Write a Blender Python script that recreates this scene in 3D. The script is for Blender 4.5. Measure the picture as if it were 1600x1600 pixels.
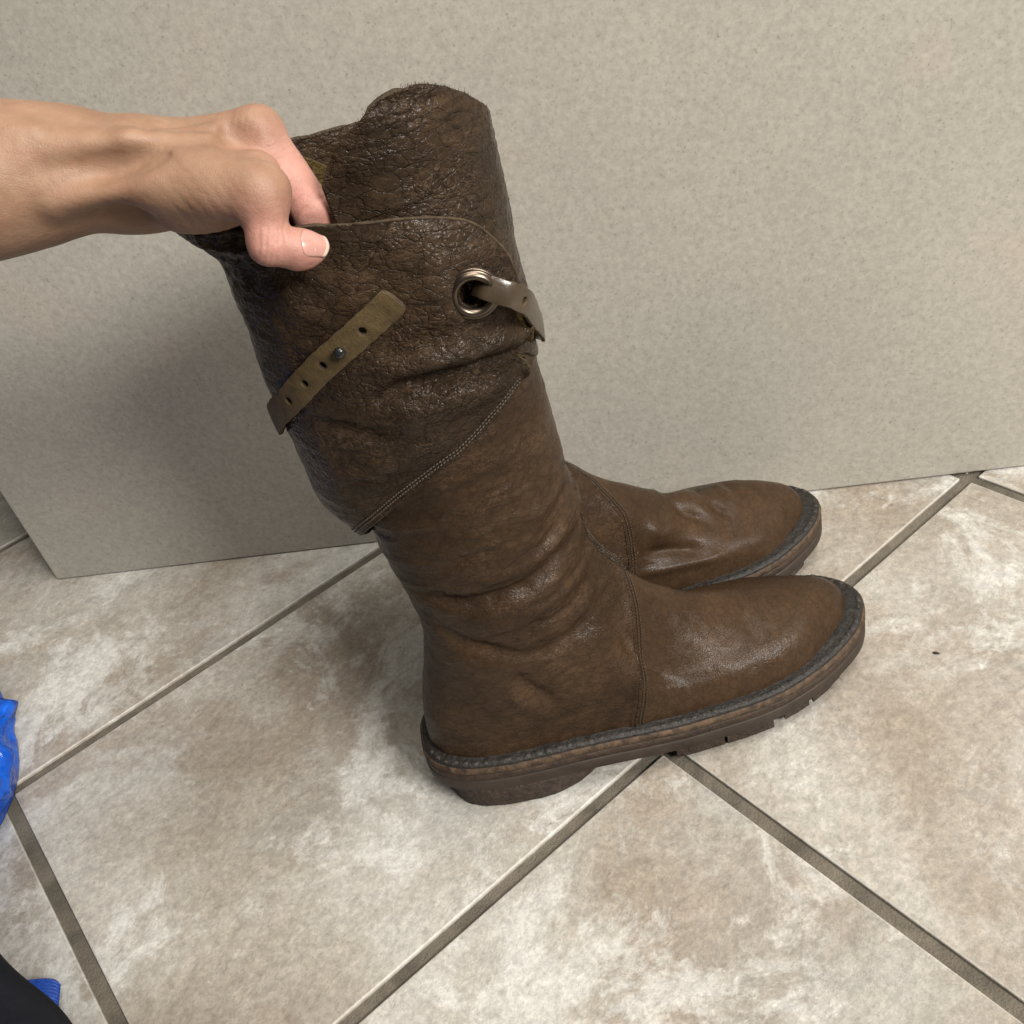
import bpy, bmesh, math, random
import numpy as np
from mathutils import Vector, Matrix
from mathutils.geometry import delaunay_2d_cdt

random.seed(7)
for o in list(bpy.data.objects):
    bpy.data.objects.remove(o)
scn = bpy.context.scene
COL = scn.collection

# ------------------------------------------------------------------ camera
CAM_H = 0.52
R = np.array([[0.977641028667205, -0.11724874446690002, -0.17455873220055448],
              [0.06364452646047516, -0.6262000849675908, 0.7770603759285402],
              [-0.20041804638842098, -0.7707958131097481, -0.6047366543995254]])
cam_d = bpy.data.cameras.new('camera')
cam_d.sensor_width = 36.0
cam_d.lens = 36.0 * 1565.435 / 1600.0
cam_d.clip_start = 0.01
cam_d.clip_end = 60
cam = bpy.data.objects.new('camera', cam_d)
COL.objects.link(cam)
cx, cy, cz = R @ np.array([1, 0, 0]), R @ np.array([0, -1, 0]), R @ np.array([0, 0, -1])
cam.matrix_world = Matrix(((cx[0], cy[0], cz[0], 0), (cx[1], cy[1], cz[1], 0),
                           (cx[2], cy[2], cz[2], CAM_H), (0, 0, 0, 1)))
scn.camera = cam

# ------------------------------------------------------------------ light (indoor: ceiling lamps + soft room bounce)
world = bpy.data.worlds.new('World')
scn.world = world
world.use_nodes = True
bg = world.node_tree.nodes['Background']
bg.inputs[0].default_value = (1.0, 0.96, 0.90, 1)
bg.inputs[1].default_value = 0.10


def area(name, loc, target, sx, sy, power, col):
    d = bpy.data.lights.new(name, 'AREA')
    d.shape = 'RECTANGLE'
    d.size, d.size_y, d.energy, d.color = sx, sy, power, col
    o = bpy.data.objects.new(name, d)
    COL.objects.link(o)
    o.location = loc
    o.rotation_euler = (Vector(target) - Vector(loc)).to_track_quat('-Z', 'Y').to_euler()
    return o


area('ceiling_lamp', (2.40, -1.60, 2.40), (0.0, 0.45, 0.15), 1.5, 0.9, 240, (1.0, 0.970, 0.915))
area('ceiling_lamp_over', (0.45, 0.00, 2.40), (0.05, 0.40, 0.0), 1.5, 0.6, 44, (1.0, 0.95, 0.87))
vs = scn.view_settings
vs.view_transform = 'Standard'
vs.look = 'None'
vs.exposure = 0.0
vs.gamma = 1.0
vs.use_curve_mapping = False
scn.render.engine = 'CYCLES'
scn.render.resolution_x = scn.render.resolution_y = 1024


# ================================================================== helpers
def hash3(ix, iy, iz):
    h = (ix * 374761393 + iy * 668265263 + iz * 2147483647) & 0xffffffff
    h = ((h ^ (h >> 13)) * 1274126177) & 0xffffffff
    h = ((h ^ (h >> 16)) * 2246822519) & 0xffffffff
    return ((h ^ (h >> 15)) & 0xffffff) / float(0xffffff) * 2 - 1


def vnoise(p):
    p = np.asarray(p, float)
    i = np.floor(p).astype(np.int64)
    f = p - i
    f = f * f * f * (f * (f * 6 - 15) + 10)
    out = 0
    for dx in (0, 1):
        for dy in (0, 1):
            for dz in (0, 1):
                w = (f[..., 0] if dx else 1 - f[..., 0]) * (f[..., 1] if dy else 1 - f[..., 1]) * (f[..., 2] if dz else 1 - f[..., 2])
                out = out + w * hash3(i[..., 0] + dx, i[..., 1] + dy, i[..., 2] + dz)
    return out


def fbm(p, scale, octs=4, seed=0.0):
    p = np.asarray(p, float) * np.asarray(scale) + seed * 17.31
    a, s = 1.0, 0
    for _ in range(octs):
        s = s + a * vnoise(p)
        p = p * 2.03 + 5.7
        a *= 0.5
    return s


def ridged(p, scale, octs=3, seed=0.0):
    p = np.asarray(p, float) * np.asarray(scale) + seed * 9.7
    a, s = 1.0, 0
    for _ in range(octs):
        s = s + a * (1 - 2 * np.abs(vnoise(p)))
        p = p * 2.03 + 3.1
        a *= 0.5
    return s


def sstep(a, b, x):
    t = np.clip((x - a) / (b - a), 0, 1)
    return t * t * (3 - 2 * t)


def pchip(xs, ys, x):
    """monotone cubic interpolation (Fritsch-Carlson)"""
    xs, ys = np.asarray(xs, float), np.asarray(ys, float)
    h = np.diff(xs)
    d = np.diff(ys) / h
    m = np.zeros_like(ys)
    m[1:-1] = np.where(d[:-1] * d[1:] > 0, 2 * d[:-1] * d[1:] / (d[:-1] + d[1:] + 1e-30), 0)
    m[0], m[-1] = d[0], d[-1]
    x = np.clip(x, xs[0], xs[-1])
    k = np.clip(np.searchsorted(xs, x) - 1, 0, len(xs) - 2)
    t = (x - xs[k]) / h[k]
    t2, t3 = t * t, t * t * t
    return (2 * t3 - 3 * t2 + 1) * ys[k] + (t3 - 2 * t2 + t) * h[k] * m[k] + (-2 * t3 + 3 * t2) * ys[k + 1] + (t3 - t2) * h[k] * m[k + 1]


def closed_curve(pts, n):
    """dense periodic Catmull-Rom through 2D points, resampled evenly"""
    P = np.asarray(pts, float)
    m = len(P)
    out = []
    for i in range(m):
        p0, p1, p2, p3 = P[i - 1], P[i], P[(i + 1) % m], P[(i + 2) % m]
        for t in np.linspace(0, 1, 24, endpoint=False):
            out.append(0.5 * (2 * p1 + (p2 - p0) * t + (2 * p0 - 5 * p1 + 4 * p2 - p3) * t * t + (3 * p1 - p0 - 3 * p2 + p3) * t ** 3))
    C = np.array(out)
    L = np.r_[0, np.cumsum(np.linalg.norm(np.roll(C, -1, 0) - C, axis=1))]
    C = np.vstack([C, C[:1]])
    s = np.linspace(0, L[-1], n, endpoint=False)
    return np.stack([np.interp(s, L, C[:, k]) for k in (0, 1)], 1)


def open_curve(P, n):
    P = np.asarray(P, float)
    P2 = np.vstack([2 * P[0] - P[1], P, 2 * P[-1] - P[-2]])
    out = []
    for i in range(1, len(P2) - 2):
        p0, p1, p2, p3 = P2[i - 1], P2[i], P2[i + 1], P2[i + 2]
        for t in np.linspace(0, 1, 16, endpoint=False):
            out.append(0.5 * (2 * p1 + (p2 - p0) * t + (2 * p0 - 5 * p1 + 4 * p2 - p3) * t * t + (3 * p1 - p0 - 3 * p2 + p3) * t ** 3))
    out.append(P[-1])
    C = np.array(out)
    L = np.r_[0, np.cumsum(np.linalg.norm(np.diff(C, axis=0), axis=1))]
    s = np.linspace(0, L[-1], n)
    return np.stack([np.interp(s, L, C[:, k]) for k in range(C.shape[1])], 1)


def make(name, verts, faces, mat, parent=None, smooth=True, kind=None):
    me = bpy.data.meshes.new(name)
    me.from_pydata([tuple(map(float, v)) for v in verts], [], [tuple(map(int, f)) for f in faces])
    if smooth:
        me.polygons.foreach_set('use_smooth', [True] * len(me.polygons))
    for m in (mat if isinstance(mat, (list, tuple)) else [mat]):
        me.materials.append(m)
    me.update()
    o = bpy.data.objects.new(name, me)
    COL.objects.link(o)
    if parent is not None:
        o.parent = parent
    if kind:
        o['kind'] = kind
    return o


def tag(o, label, cat, group=None):
    o['label'] = label
    o['category'] = cat
    if group:
        o['group'] = group
    return o


def empty(name, loc, rz=0.0):
    o = bpy.data.objects.new(name, None)
    COL.objects.link(o)
    o.location = loc
    o.rotation_euler = (0, 0, rz)
    return o


def grid_faces(n, m, wrap=False, flip=False):
    """n rows, m columns"""
    i, j = np.meshgrid(np.arange(n - 1), np.arange(m if wrap else m - 1), indexing='ij')
    j2 = (j + 1) % m
    F = np.stack([i * m + j, i * m + j2, (i + 1) * m + j2, (i + 1) * m + j], -1).reshape(-1, 4)
    return F[:, ::-1] if flip else F


def tube(path, rad, seg=8, closed=False):
    P = np.asarray(path, float)
    n = len(P)
    rad = np.broadcast_to(rad, (n,))
    T = np.gradient(P, axis=0) if not closed else np.roll(P, -1, 0) - np.roll(P, 1, 0)
    T /= np.linalg.norm(T, axis=1)[:, None] + 1e-12
    up = np.array([0.13, 0.21, 0.97])
    A = np.cross(T, up)
    A /= np.linalg.norm(A, axis=1)[:, None] + 1e-12
    B = np.cross(T, A)
    a = np.linspace(0, 2 * np.pi, seg, endpoint=False)
    V = P[:, None] + rad[:, None, None] * (np.cos(a)[None, :, None] * A[:, None] + np.sin(a)[None, :, None] * B[:, None])
    F = list(map(tuple, grid_faces(n + (1 if closed else 0), seg, True) % (n * seg)))
    if not closed:
        F.append(tuple(range(seg))[::-1])
        F.append(tuple((n - 1) * seg + k for k in range(seg)))
    return V.reshape(-1, 3), F


def merge(parts):
    V, F, k = [], [], 0
    for v, f in parts:
        V.append(np.asarray(v))
        F += [tuple(int(i) + k for i in q) for q in f]
        k += len(v)
    return np.vstack(V), F


# ------------------------------------------------------------------ materials
def M(name):
    m = bpy.data.materials.new(name)
    m.use_nodes = True
    nt = m.node_tree
    b = nt.nodes['Principled BSDF']
    return m, nt, b


class NT:
    """tiny node wiring helper"""
    def __init__(s, nt):
        s.nt = nt

    def n(s, t, **kw):
        nd = s.nt.nodes.new(t)
        for k, v in kw.items():
            setattr(nd, k, v)
        return nd

    def l(s, a, b):
        s.nt.links.new(a, b)

    def co(s, rand=False, scale=(1, 1, 1)):
        tc = s.n('ShaderNodeTexCoord')
        mp = s.n('ShaderNodeMapping')
        mp.inputs['Scale'].default_value = scale
        s.l(tc.outputs['Object'], mp.inputs['Vector'])
        if rand:
            oi = s.n('ShaderNodeObjectInfo')
            mu = s.n('ShaderNodeMath', operation='MULTIPLY')
            mu.inputs[1].default_value = 37.0
            s.l(oi.outputs['Random'], mu.inputs[0])
            cb = s.n('ShaderNodeCombineXYZ')
            for k in range(3):
                s.l(mu.outputs[0], cb.inputs[k])
            s.l(cb.outputs[0], mp.inputs['Location'])
        return mp.outputs[0]

    def noise(s, co, scale, detail=4, rough=0.55, dist=0.0, out='Fac'):
        nd = s.n('ShaderNodeTexNoise')
        nd.inputs['Scale'].default_value = scale
        nd.inputs['Detail'].default_value = detail
        nd.inputs['Roughness'].default_value = rough
        nd.inputs['Distortion'].default_value = dist
        s.l(co, nd.inputs['Vector'])
        return nd.outputs[out]

    def voro(s, co, scale, feature='F1', out='Distance', rnd=1.0):
        nd = s.n('ShaderNodeTexVoronoi', feature=feature)
        nd.inputs['Scale'].default_value = scale
        nd.inputs['Randomness'].default_value = rnd
        s.l(co, nd.inputs['Vector'])
        return nd.outputs[out]

    def warp(s, co, scale, amt, detail=3):
        nz = s.noise(co, scale, detail, out='Color')
        sb = s.n('ShaderNodeVectorMath', operation='SUBTRACT')
        sb.inputs[1].default_value = (0.5, 0.5, 0.5)
        s.l(nz, sb.inputs[0])
        sc = s.n('ShaderNodeVectorMath', operation='SCALE')
        sc.inputs['Scale'].default_value = amt
        s.l(sb.outputs[0], sc.inputs[0])
        ad = s.n('ShaderNodeVectorMath', operation='ADD')
        s.l(co, ad.inputs[0])
        s.l(sc.outputs[0], ad.inputs[1])
        return ad.outputs[0]

    def ramp(s, fac, stops, interp='LINEAR'):
        nd = s.n('ShaderNodeValToRGB')
        cr = nd.color_ramp
        cr.interpolation = interp
        while len(cr.elements) < len(stops):
            cr.elements.new(0.5)
        for e, (p, c) in zip(cr.elements, stops):
            e.position = p
            e.color = (*c, 1) if not isinstance(c, (int, float)) else (c, c, c, 1)
        s.l(fac, nd.inputs[0])
        return nd.outputs[0]

    def mix(s, fac, a, b, mode='MIX'):
        nd = s.n('ShaderNodeMix', data_type='RGBA', blend_type=mode)
        for src, i in ((fac, 0), (a, 6), (b, 7)):
            if hasattr(src, 'is_linked'):
                s.l(src, nd.inputs[i])
            elif i == 0:
                nd.inputs[0].default_value = src
            else:
                nd.inputs[i].default_value = (*src, 1)
        return nd.outputs[2]

    def math(s, op, a, b=None):
        nd = s.n('ShaderNodeMath', operation=op)
        for k, x in enumerate((a, b)):
            if x is None:
                continue
            if hasattr(x, 'is_linked'):
                s.l(x, nd.inputs[k])
            else:
                nd.inputs[k].default_value = x
        return nd.outputs[0]

    def bump(s, height, strength, dist, normal=None):
        nd = s.n('ShaderNodeBump')
        nd.inputs['Strength'].default_value = strength
        nd.inputs['Distance'].default_value = dist
        s.l(height, nd.inputs['Height'])
        if normal is not None:
            s.l(normal, nd.inputs['Normal'])
        return nd.outputs[0]


def leather(name, dark, mid, light, grain, crack, rough, vein=0.35, stretch=(1, 1, 1), gb=0.0006, cb=0.0008):
    m, nt, b = M(name)
    s = NT(nt)
    co = s.co(scale=stretch)
    w = s.warp(co, 60, 0.010)
    w2 = s.warp(w, 400, 0.0016, 2)
    big = s.noise(co, 17, 5, 0.6, 0.6)
    base = s.ramp(big, [(0.30, dark), (0.52, mid), (0.74, light)])
    mott = s.noise(co, 95, 4, 0.6)
    base = s.mix(s.ramp(mott, [(0.35, 0.0), (0.7, 0.55)]), base, dark)
    cell = s.voro(w2, crack, 'DISTANCE_TO_EDGE')
    cell2 = s.voro(s.warp(co, 45, 0.02, 4), crack * 0.42, 'DISTANCE_TO_EDGE')
    cm = s.ramp(s.noise(co, 26, 4, 0.6), [(0.34, 0.30), (0.60, 1.0)])
    wr0 = s.ramp(cell, [(0.0, 0.0), (0.14, 0.6), (0.45, 1.0)])
    wrb = s.ramp(cell2, [(0.0, 0.0), (0.05, 0.7), (0.22, 1.0)])
    wr = s.math('ADD', s.math('MULTIPLY', s.math('MULTIPLY', wr0, cm), 0.75), s.math('MULTIPLY', wrb, 0.5))
    fine = s.voro(w2, grain, 'DISTANCE_TO_EDGE')
    fr = s.ramp(fine, [(0.0, 0.0), (0.16, 0.8), (0.5, 1.0)])
    # dry, scuffed veins: the raised light net of worn grain
    vv = s.voro(s.warp(co, 130, 0.012), crack * 0.8, 'DISTANCE_TO_EDGE')
    vn = s.ramp(vv, [(0.0, 1.0), (0.035, 0.5), (0.075, 0.0)])
    vmask = s.ramp(s.noise(co, 38, 4, 0.65), [(0.42, 0.0), (0.68, 1.0)])
    vf = s.math('MULTIPLY', s.math('MULTIPLY', vn, vmask), vein)
    pale = tuple(min(1, c * 2.3 + 0.02) for c in light)
    base = s.mix(vf, base, pale)
    # stray scratches
    mp2 = s.n('ShaderNodeMapping')
    mp2.inputs['Rotation'].default_value = (0.5, 0.9, 0.3)
    mp2.inputs['Scale'].default_value = (60, 1400, 700)
    s.l(s.warp(co, 30, 0.02, 2), mp2.inputs['Vector'])
    sc_ = s.noise(mp2.outputs[0], 1.0, 1, 0.5)
    scm = s.ramp(s.noise(co, 33, 2, 0.5), [(0.52, 0.0), (0.66, 1.0)])
    base = s.mix(s.math('MULTIPLY', s.math('MULTIPLY', s.ramp(sc_, [(0.72, 0.0), (0.78, 1.0)]), scm), 0.5), base, pale)
    base = s.mix(s.math('MULTIPLY', s.math('SUBTRACT', 1.0, wrb), 0.45), base, tuple(c * 0.45 for c in dark))
    s.l(base, b.inputs['Base Color'])
    rg = s.ramp(s.noise(co, 40, 3, 0.55), [(0.3, rough - 0.05), (0.7, rough + 0.09)])
    s.l(rg, b.inputs['Roughness'])
    b.inputs['Specular IOR Level'].default_value = 0.10
    n1 = s.bump(wr, 0.75, cb)
    n2 = s.bump(fr, 0.6, gb, n1)
    n3 = s.bump(s.noise(w, 900, 2, 0.6), 0.02, 0.0005, n2)
    s.l(n3, b.inputs['Normal'])
    return m


MAT = {}
MAT['leather'] = leather('brown_leather', (0.0240, 0.0143, 0.0084), (0.0460, 0.0270, 0.0152), (0.069, 0.0395, 0.0205), 620, 300, 0.25, 0.30, (1, 1, 1.6), 0.00012, 0.00022)
MAT['vamp'] = leather('vamp_leather', (0.0310, 0.0182, 0.0103), (0.0495, 0.0288, 0.0158), (0.065, 0.0372, 0.0194), 700, 420, 0.27, 0.04, (1.25, 1, 1), 0.00008, 0.00008)
MAT['wrap'] = leather('creased_dark_leather', (0.0195, 0.0130, 0.0086), (0.0375, 0.0238, 0.0146), (0.060, 0.0365, 0.0198), 560, 250, 0.19, 0.36, (1, 1, 1.45), 0.00010, 0.00080)


def simple(name, c1, c2, scale, rough, bump=0.4, bd=0.0005, spec=0.5, metal=0.0, bscale=None, detail=5):
    m, nt, b = M(name)
    s = NT(nt)
    co = s.co()
    s.l(s.ramp(s.noise(co, scale, detail, 0.62, 0.4), [(0.3, c1), (0.72, c2)]), b.inputs['Base Color'])
    b.inputs['Roughness'].default_value = rough
    b.inputs['Specular IOR Level'].default_value = spec
    b.inputs['Metallic'].default_value = metal
    s.l(s.bump(s.noise(co, bscale or scale * 3, 4, 0.6), bump, bd), b.inputs['Normal'])
    return m


MAT['suede'] = simple('suede_inside', (0.035, 0.023, 0.008), (0.10, 0.068, 0.024), 320, 0.95, 1.0, 0.002, 0.1, bscale=650)
MAT['strap_rough'] = simple('olive_strap_leather', (0.046, 0.030, 0.0120), (0.105, 0.070, 0.0285), 170, 0.62, 0.6, 0.0006, 0.35, bscale=900)
MAT['strap_grain'] = simple('taupe_strap_leather', (0.040, 0.0275, 0.0170), (0.066, 0.046, 0.0285), 60, 0.27, 0.3, 0.0003, 0.5, bscale=700)
MAT['edge'] = simple('raw_leather_edge', (0.032, 0.0225, 0.0140), (0.078, 0.055, 0.033), 300, 0.85, 0.7, 0.0006, 0.2)
MAT['thread'] = simple('waxed_thread', (0.022, 0.016, 0.011), (0.06, 0.045, 0.03), 400, 0.6, 0.3, 0.0003)
MAT['thread_light'] = simple('faded_thread', (0.050, 0.040, 0.029), (0.105, 0.084, 0.062), 400, 0.7, 0.3, 0.0003)
MAT['rand'] = simple('grey_welt', (0.004, 0.0034, 0.0028), (0.023, 0.0190, 0.0155), 260, 0.55, 0.9, 0.0010, 0.4, bscale=420)
MAT['rand_stitch'] = simple('grey_welt_stitch', (0.008, 0.0066, 0.0054), (0.052, 0.044, 0.036), 300, 0.6, 0.8, 0.0006, 0.4)
MAT['midsole'] = simple('worn_leather_midsole', (0.014, 0.0085, 0.0055), (0.052, 0.030, 0.0175), 150, 0.6, 0.9, 0.0008, 0.35, bscale=500)
MAT['midsole_top'] = simple('tan_midsole_edge', (0.018, 0.0110, 0.0068), (0.105, 0.066, 0.038), 190, 0.7, 0.8, 0.0006, 0.3)
MAT['outsole'] = simple('rubber_outsole', (0.024, 0.0165, 0.0118), (0.042, 0.029, 0.0205), 90, 0.62, 0.3, 0.0004, 0.35)
MAT['crepe'] = simple('crepe_heel_rubber', (0.020, 0.013, 0.010), (0.062, 0.042, 0.031), 190, 0.7, 1.0, 0.0022, 0.35, bscale=260)
MAT['metal'] = simple('aged_nickel', (0.095, 0.074, 0.057), (0.165, 0.130, 0.100), 90, 0.33, 0.2, 0.0002, 0.5, 1.0)
MAT['stud'] = simple('black_metal', (0.02, 0.02, 0.02), (0.05, 0.05, 0.05), 200, 0.2, 0.1, 0.0002, 0.6, 0.6)
MAT['cloth'] = simple('black_cloth', (0.0035, 0.004, 0.007), (0.009, 0.010, 0.015), 40, 0.9, 0.6, 0.0006, 0.15, bscale=1500)
MAT['blue_strap'] = simple('blue_webbing', (0.004, 0.035, 0.24), (0.010, 0.075, 0.42), 120, 0.5, 0.8, 0.0008, 0.5, bscale=700)
MAT['grout'] = simple('grout', (0.085, 0.074, 0.058), (0.185, 0.160, 0.126), 45, 0.9, 1.0, 0.0012, 0.2, bscale=700, detail=9)
MAT['crumb'] = simple('dark_crumb', (0.02, 0.015, 0.01), (0.05, 0.035, 0.02), 900, 0.9)


def bag_mat():
    m, nt, b = M('blue_woven_plastic')
    s = NT(nt)
    co = s.co()
    s.l(s.ramp(s.noise(co, 55, 4, 0.6), [(0.3, (0.002, 0.050, 0.34)), (0.7, (0.006, 0.115, 0.62))]), b.inputs['Base Color'])
    b.inputs['Roughness'].default_value = 0.20
    w1 = s.n('ShaderNodeTexWave')
    w1.inputs['Scale'].default_value = 140
    s.l(co, w1.inputs['Vector'])
    w2 = s.n('ShaderNodeTexWave', bands_direction='Z')
    w2.inputs['Scale'].default_value = 140
    s.l(co, w2.inputs['Vector'])
    n1 = s.bump(s.math('MULTIPLY', w1.outputs['Fac'], w2.outputs['Fac']), 0.35, 0.0005)
    s.l(s.bump(s.noise(co, 120, 4, 0.6), 0.4, 0.003, n1), b.inputs['Normal'])
    return m


MAT['bag'] = bag_mat()


def tile_mat(name='stone_look_tile', edge=False):
    m, nt, b = M(name)
    s = NT(nt)
    co = s.co(rand=True)
    w = s.warp(co, 6, 0.07, 5)
    w2 = s.warp(w, 26, 0.007, 3)
    w3 = s.warp(co, 90, 0.004, 4)
    a = s.noise(w, 3.4, 8, 0.66, 0.4)
    base = s.ramp(a, [(0.32, (0.235, 0.202, 0.164)), (0.45, (0.325, 0.292, 0.247)), (0.55, (0.405, 0.382, 0.342)), (0.68, (0.490, 0.480, 0.452))])
    r = s.noise(w2, 4.2, 9, 0.72, 0.4)
    base = s.mix(s.ramp(r, [(0.495, 0.0), (0.565, 0.58)]), base, (0.235, 0.184, 0.138))
    g = s.noise(w2, 4.0, 7, 0.70, 0.4)
    base = s.mix(s.ramp(g, [(0.52, 0.0), (0.68, 0.60)]), base, (0.290, 0.284, 0.262))
    wh = s.noise(w2, 7.5, 9, 0.76, 0.5)
    base = s.mix(s.ramp(wh, [(0.525, 0.0), (0.60, 0.65)]), base, (0.560, 0.553, 0.525))
    fine = s.noise(w3, 120, 6, 0.82)
    base = s.mix(0.85, base, s.ramp(fine, [(0.36, 0.39), (0.5, 0.5), (0.64, 0.62)]), 'OVERLAY')
    flk = s.noise(s.warp(co, 140, 0.004, 3), 300, 4, 0.7, 0.2)
    base = s.mix(0.5, base, s.ramp(flk, [(0.38, 0.40), (0.5, 0.5), (0.62, 0.61)]), 'OVERLAY')
    pits = s.voro(s.warp(w3, 260, 0.006, 3), 300, 'F1')
    pm = s.noise(co, 24, 5, 0.7)
    base = s.mix(s.math('MULTIPLY', s.ramp(pits, [(0.12, 0.45), (0.30, 0.0)]), s.ramp(pm, [(0.45, 0.0), (0.62, 1.0)])), base, (0.20, 0.160, 0.120))
    sp = s.noise(co, 420, 3, 0.6)
    base = s.mix(s.ramp(sp, [(0.28, 0.40), (0.38, 0.0)]), base, (0.20, 0.17, 0.135))
    if edge:
        base = s.mix(0.30, base, (0.60, 0.58, 0.54))
    s.l(base, b.inputs['Base Color'])
    rg = s.ramp(s.noise(w2, 60, 5, 0.6), [(0.3, 0.34), (0.7, 0.56)])
    s.l(rg, b.inputs['Roughness'])
    b.inputs['Specular IOR Level'].default_value = 0.42
    h = s.math('ADD', s.noise(w2, 60, 8, 0.72), s.math('MULTIPLY', flk, 0.40))
    s.l(s.bump(h, 0.5, 0.0020), b.inputs['Normal'])
    return m


MAT['tile'] = tile_mat()
MAT['tile_edge'] = tile_mat('tile_worn_edge', True)


def wall_mat():
    m, nt, b = M('speckled_grey_wall_panel')
    s = NT(nt)
    co = s.co()
    a = s.noise(co, 3.2, 3, 0.55)
    base = s.ramp(a, [(0.30, (0.325, 0.308, 0.268)), (0.70, (0.395, 0.364, 0.314))])
    pk = s.noise(s.warp(co, 3, 0.1), 9, 4, 0.6)
    base = s.mix(s.ramp(pk, [(0.55, 0.0), (0.75, 0.32)]), base, (0.44, 0.345, 0.285))
    f = s.noise(co, 260, 4, 0.72)
    base = s.mix(0.75, base, s.ramp(f, [(0.30, 0.40), (0.5, 0.5), (0.70, 0.60)]), 'OVERLAY')
    d = s.noise(s.warp(co, 420, 0.002, 1), 520, 2, 0.5)
    base = s.mix(s.ramp(d, [(0.26, 0.42), (0.345, 0.0)]), base, (0.13, 0.125, 0.10))
    d2 = s.noise(co, 190, 2, 0.5)
    base = s.mix(s.ramp(d2, [(0.66, 0.0), (0.78, 0.28)]), base, (0.56, 0.52, 0.45))
    s.l(base, b.inputs['Base Color'])
    b.inputs['Roughness'].default_value = 0.5
    b.inputs['Specular IOR Level'].default_value = 0.35
    s.l(s.bump(f, 0.2, 0.0004), b.inputs['Normal'])
    return m


MAT['wall'] = wall_mat()


def skin_mat():
    m, nt, b = M('skin')
    s = NT(nt)
    co = s.co()
    at = s.n('ShaderNodeAttribute', attribute_name='pink')
    n1 = s.noise(co, 60, 4, 0.6)
    tan = s.ramp(n1, [(0.3, (0.215, 0.124, 0.077)), (0.7, (0.295, 0.180, 0.117))])
    pink = s.ramp(n1, [(0.3, (0.390, 0.178, 0.148)), (0.7, (0.460, 0.232, 0.194))])
    base = s.mix(at.outputs['Fac'], tan, pink)
    bl = s.noise(co, 130, 3, 0.6)
    base = s.mix(s.ramp(bl, [(0.46, 0.0), (0.72, 0.35)]), base, (0.24, 0.112, 0.074))
    fr = s.noise(co, 420, 2, 0.5)
    base = s.mix(s.ramp(fr, [(0.70, 0.0), (0.80, 0.30)]), base, (0.30, 0.15, 0.08))
    s.l(base, b.inputs['Base Color'])
    b.inputs['Roughness'].default_value = 0.48
    b.inputs['Specular IOR Level'].default_value = 0.30
    b.inputs['Subsurface Weight'].default_value = 0.18
    b.inputs['Subsurface Radius'].default_value = (1.0, 0.35, 0.18)
    b.inputs['Subsurface Scale'].default_value = 0.004
    v1 = s.voro(s.warp(co, 200, 0.003), 1100, 'DISTANCE_TO_EDGE')
    nn = s.bump(s.ramp(v1, [(0.0, 0.0), (0.25, 1.0)]), 0.22, 0.0003)
    vl = s.voro(s.warp(co, 90, 0.012, 3), 260, 'DISTANCE_TO_EDGE')
    nn = s.bump(s.ramp(vl, [(0.0, 0.0), (0.10, 0.8), (0.3, 1.0)]), 0.07, 0.0006, nn)
    s.l(s.bump(s.noise(co, 300, 4, 0.65), 0.16, 0.0009, nn), b.inputs['Normal'])
    return m


MAT['skin'] = skin_mat()
MAT['nail'] = simple('finger_nail', (0.40, 0.205, 0.170), (0.46, 0.25, 0.21), 90, 0.24, 0.1, 0.0002, 0.5)
MAT['nail_tip'] = simple('nail_free_edge', (0.46, 0.33, 0.27), (0.52, 0.40, 0.33), 200, 0.35, 0.1, 0.0002, 0.5)

# ================================================================== setting: floor tiles, wall
ANG = math.atan2(0.685266, 0.728293)          # direction of the grout family A
PA, PB = 0.342, 0.3234                        # tile pitch along A and along B
A0, B0 = 0.2545, 0.3216                       # one grout crossing, in the A/B frame
GW = 0.0092

fl = make('floor', [(-2.5, -1.6, -0.0024), (2.5, -1.6, -0.0024), (2.5, 2.6, -0.0024), (-2.5, 2.6, -0.0024)], [(0, 1, 2, 3)], MAT['grout'], smooth=False)
fl['kind'] = 'structure'


def tile_mesh():
    bm = bmesh.new()
    bmesh.ops.create_cube(bm, size=1.0)
    bmesh.ops.scale(bm, vec=(PA - GW, PB - GW, 0.010), verts=bm.verts)
    bmesh.ops.translate(bm, vec=(0, 0, -0.005), verts=bm.verts)
    top = [e for e in bm.edges if all(v.co.z > -0.001 for v in e.verts)]
    vert = [e for e in bm.edges if abs(e.verts[0].co.z - e.verts[1].co.z) > 0.005]
    bmesh.ops.bevel(bm, geom=top + vert, offset=0.0010, segments=2, affect='EDGES', profile=0.5)
    me = bpy.data.meshes.new('tile')
    bm.to_mesh(me)
    bm.free()
    me.materials.append(MAT['tile'])
    me.materials.append(MAT['tile_edge'])
    for p in me.polygons:
        if p.area < .002:
            p.material_index = 1
    return me


tm = tile_mesh()
ca, sa = math.cos(ANG), math.sin(ANG)
for i in range(-4, 5):
    for j in range(-4, 6):
        a, b_ = A0 + (i + 0.5) * PA, B0 + (j + 0.5) * PB
        x, y = a * ca - b_ * sa, a * sa + b_ * ca
        if not (-1.45 < x < 0.95 and -0.1 < y < 1.55):
            continue
        t = bpy.data.objects.new('tile', tm)
        COL.objects.link(t)
        t.parent = fl
        t.location = (x, y, random.uniform(-0.0003, 0.0003))
        t.rotation_euler = (random.uniform(-.0008, .0008), random.uniform(-.0008, .0008), ANG + random.choice((0, math.pi)))

WY = 0.6475
WX = -0.5748


def box(x0, x1, y0, y1, z0, z1):
    v = [(x, y, z) for z in (z0, z1) for y in (y0, y1) for x in (x0, x1)]
    f = [(0, 2, 3, 1), (4, 5, 7, 6), (0, 1, 5, 4), (2, 6, 7, 3), (0, 4, 6, 2), (1, 3, 7, 5)]
    return v, f


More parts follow.
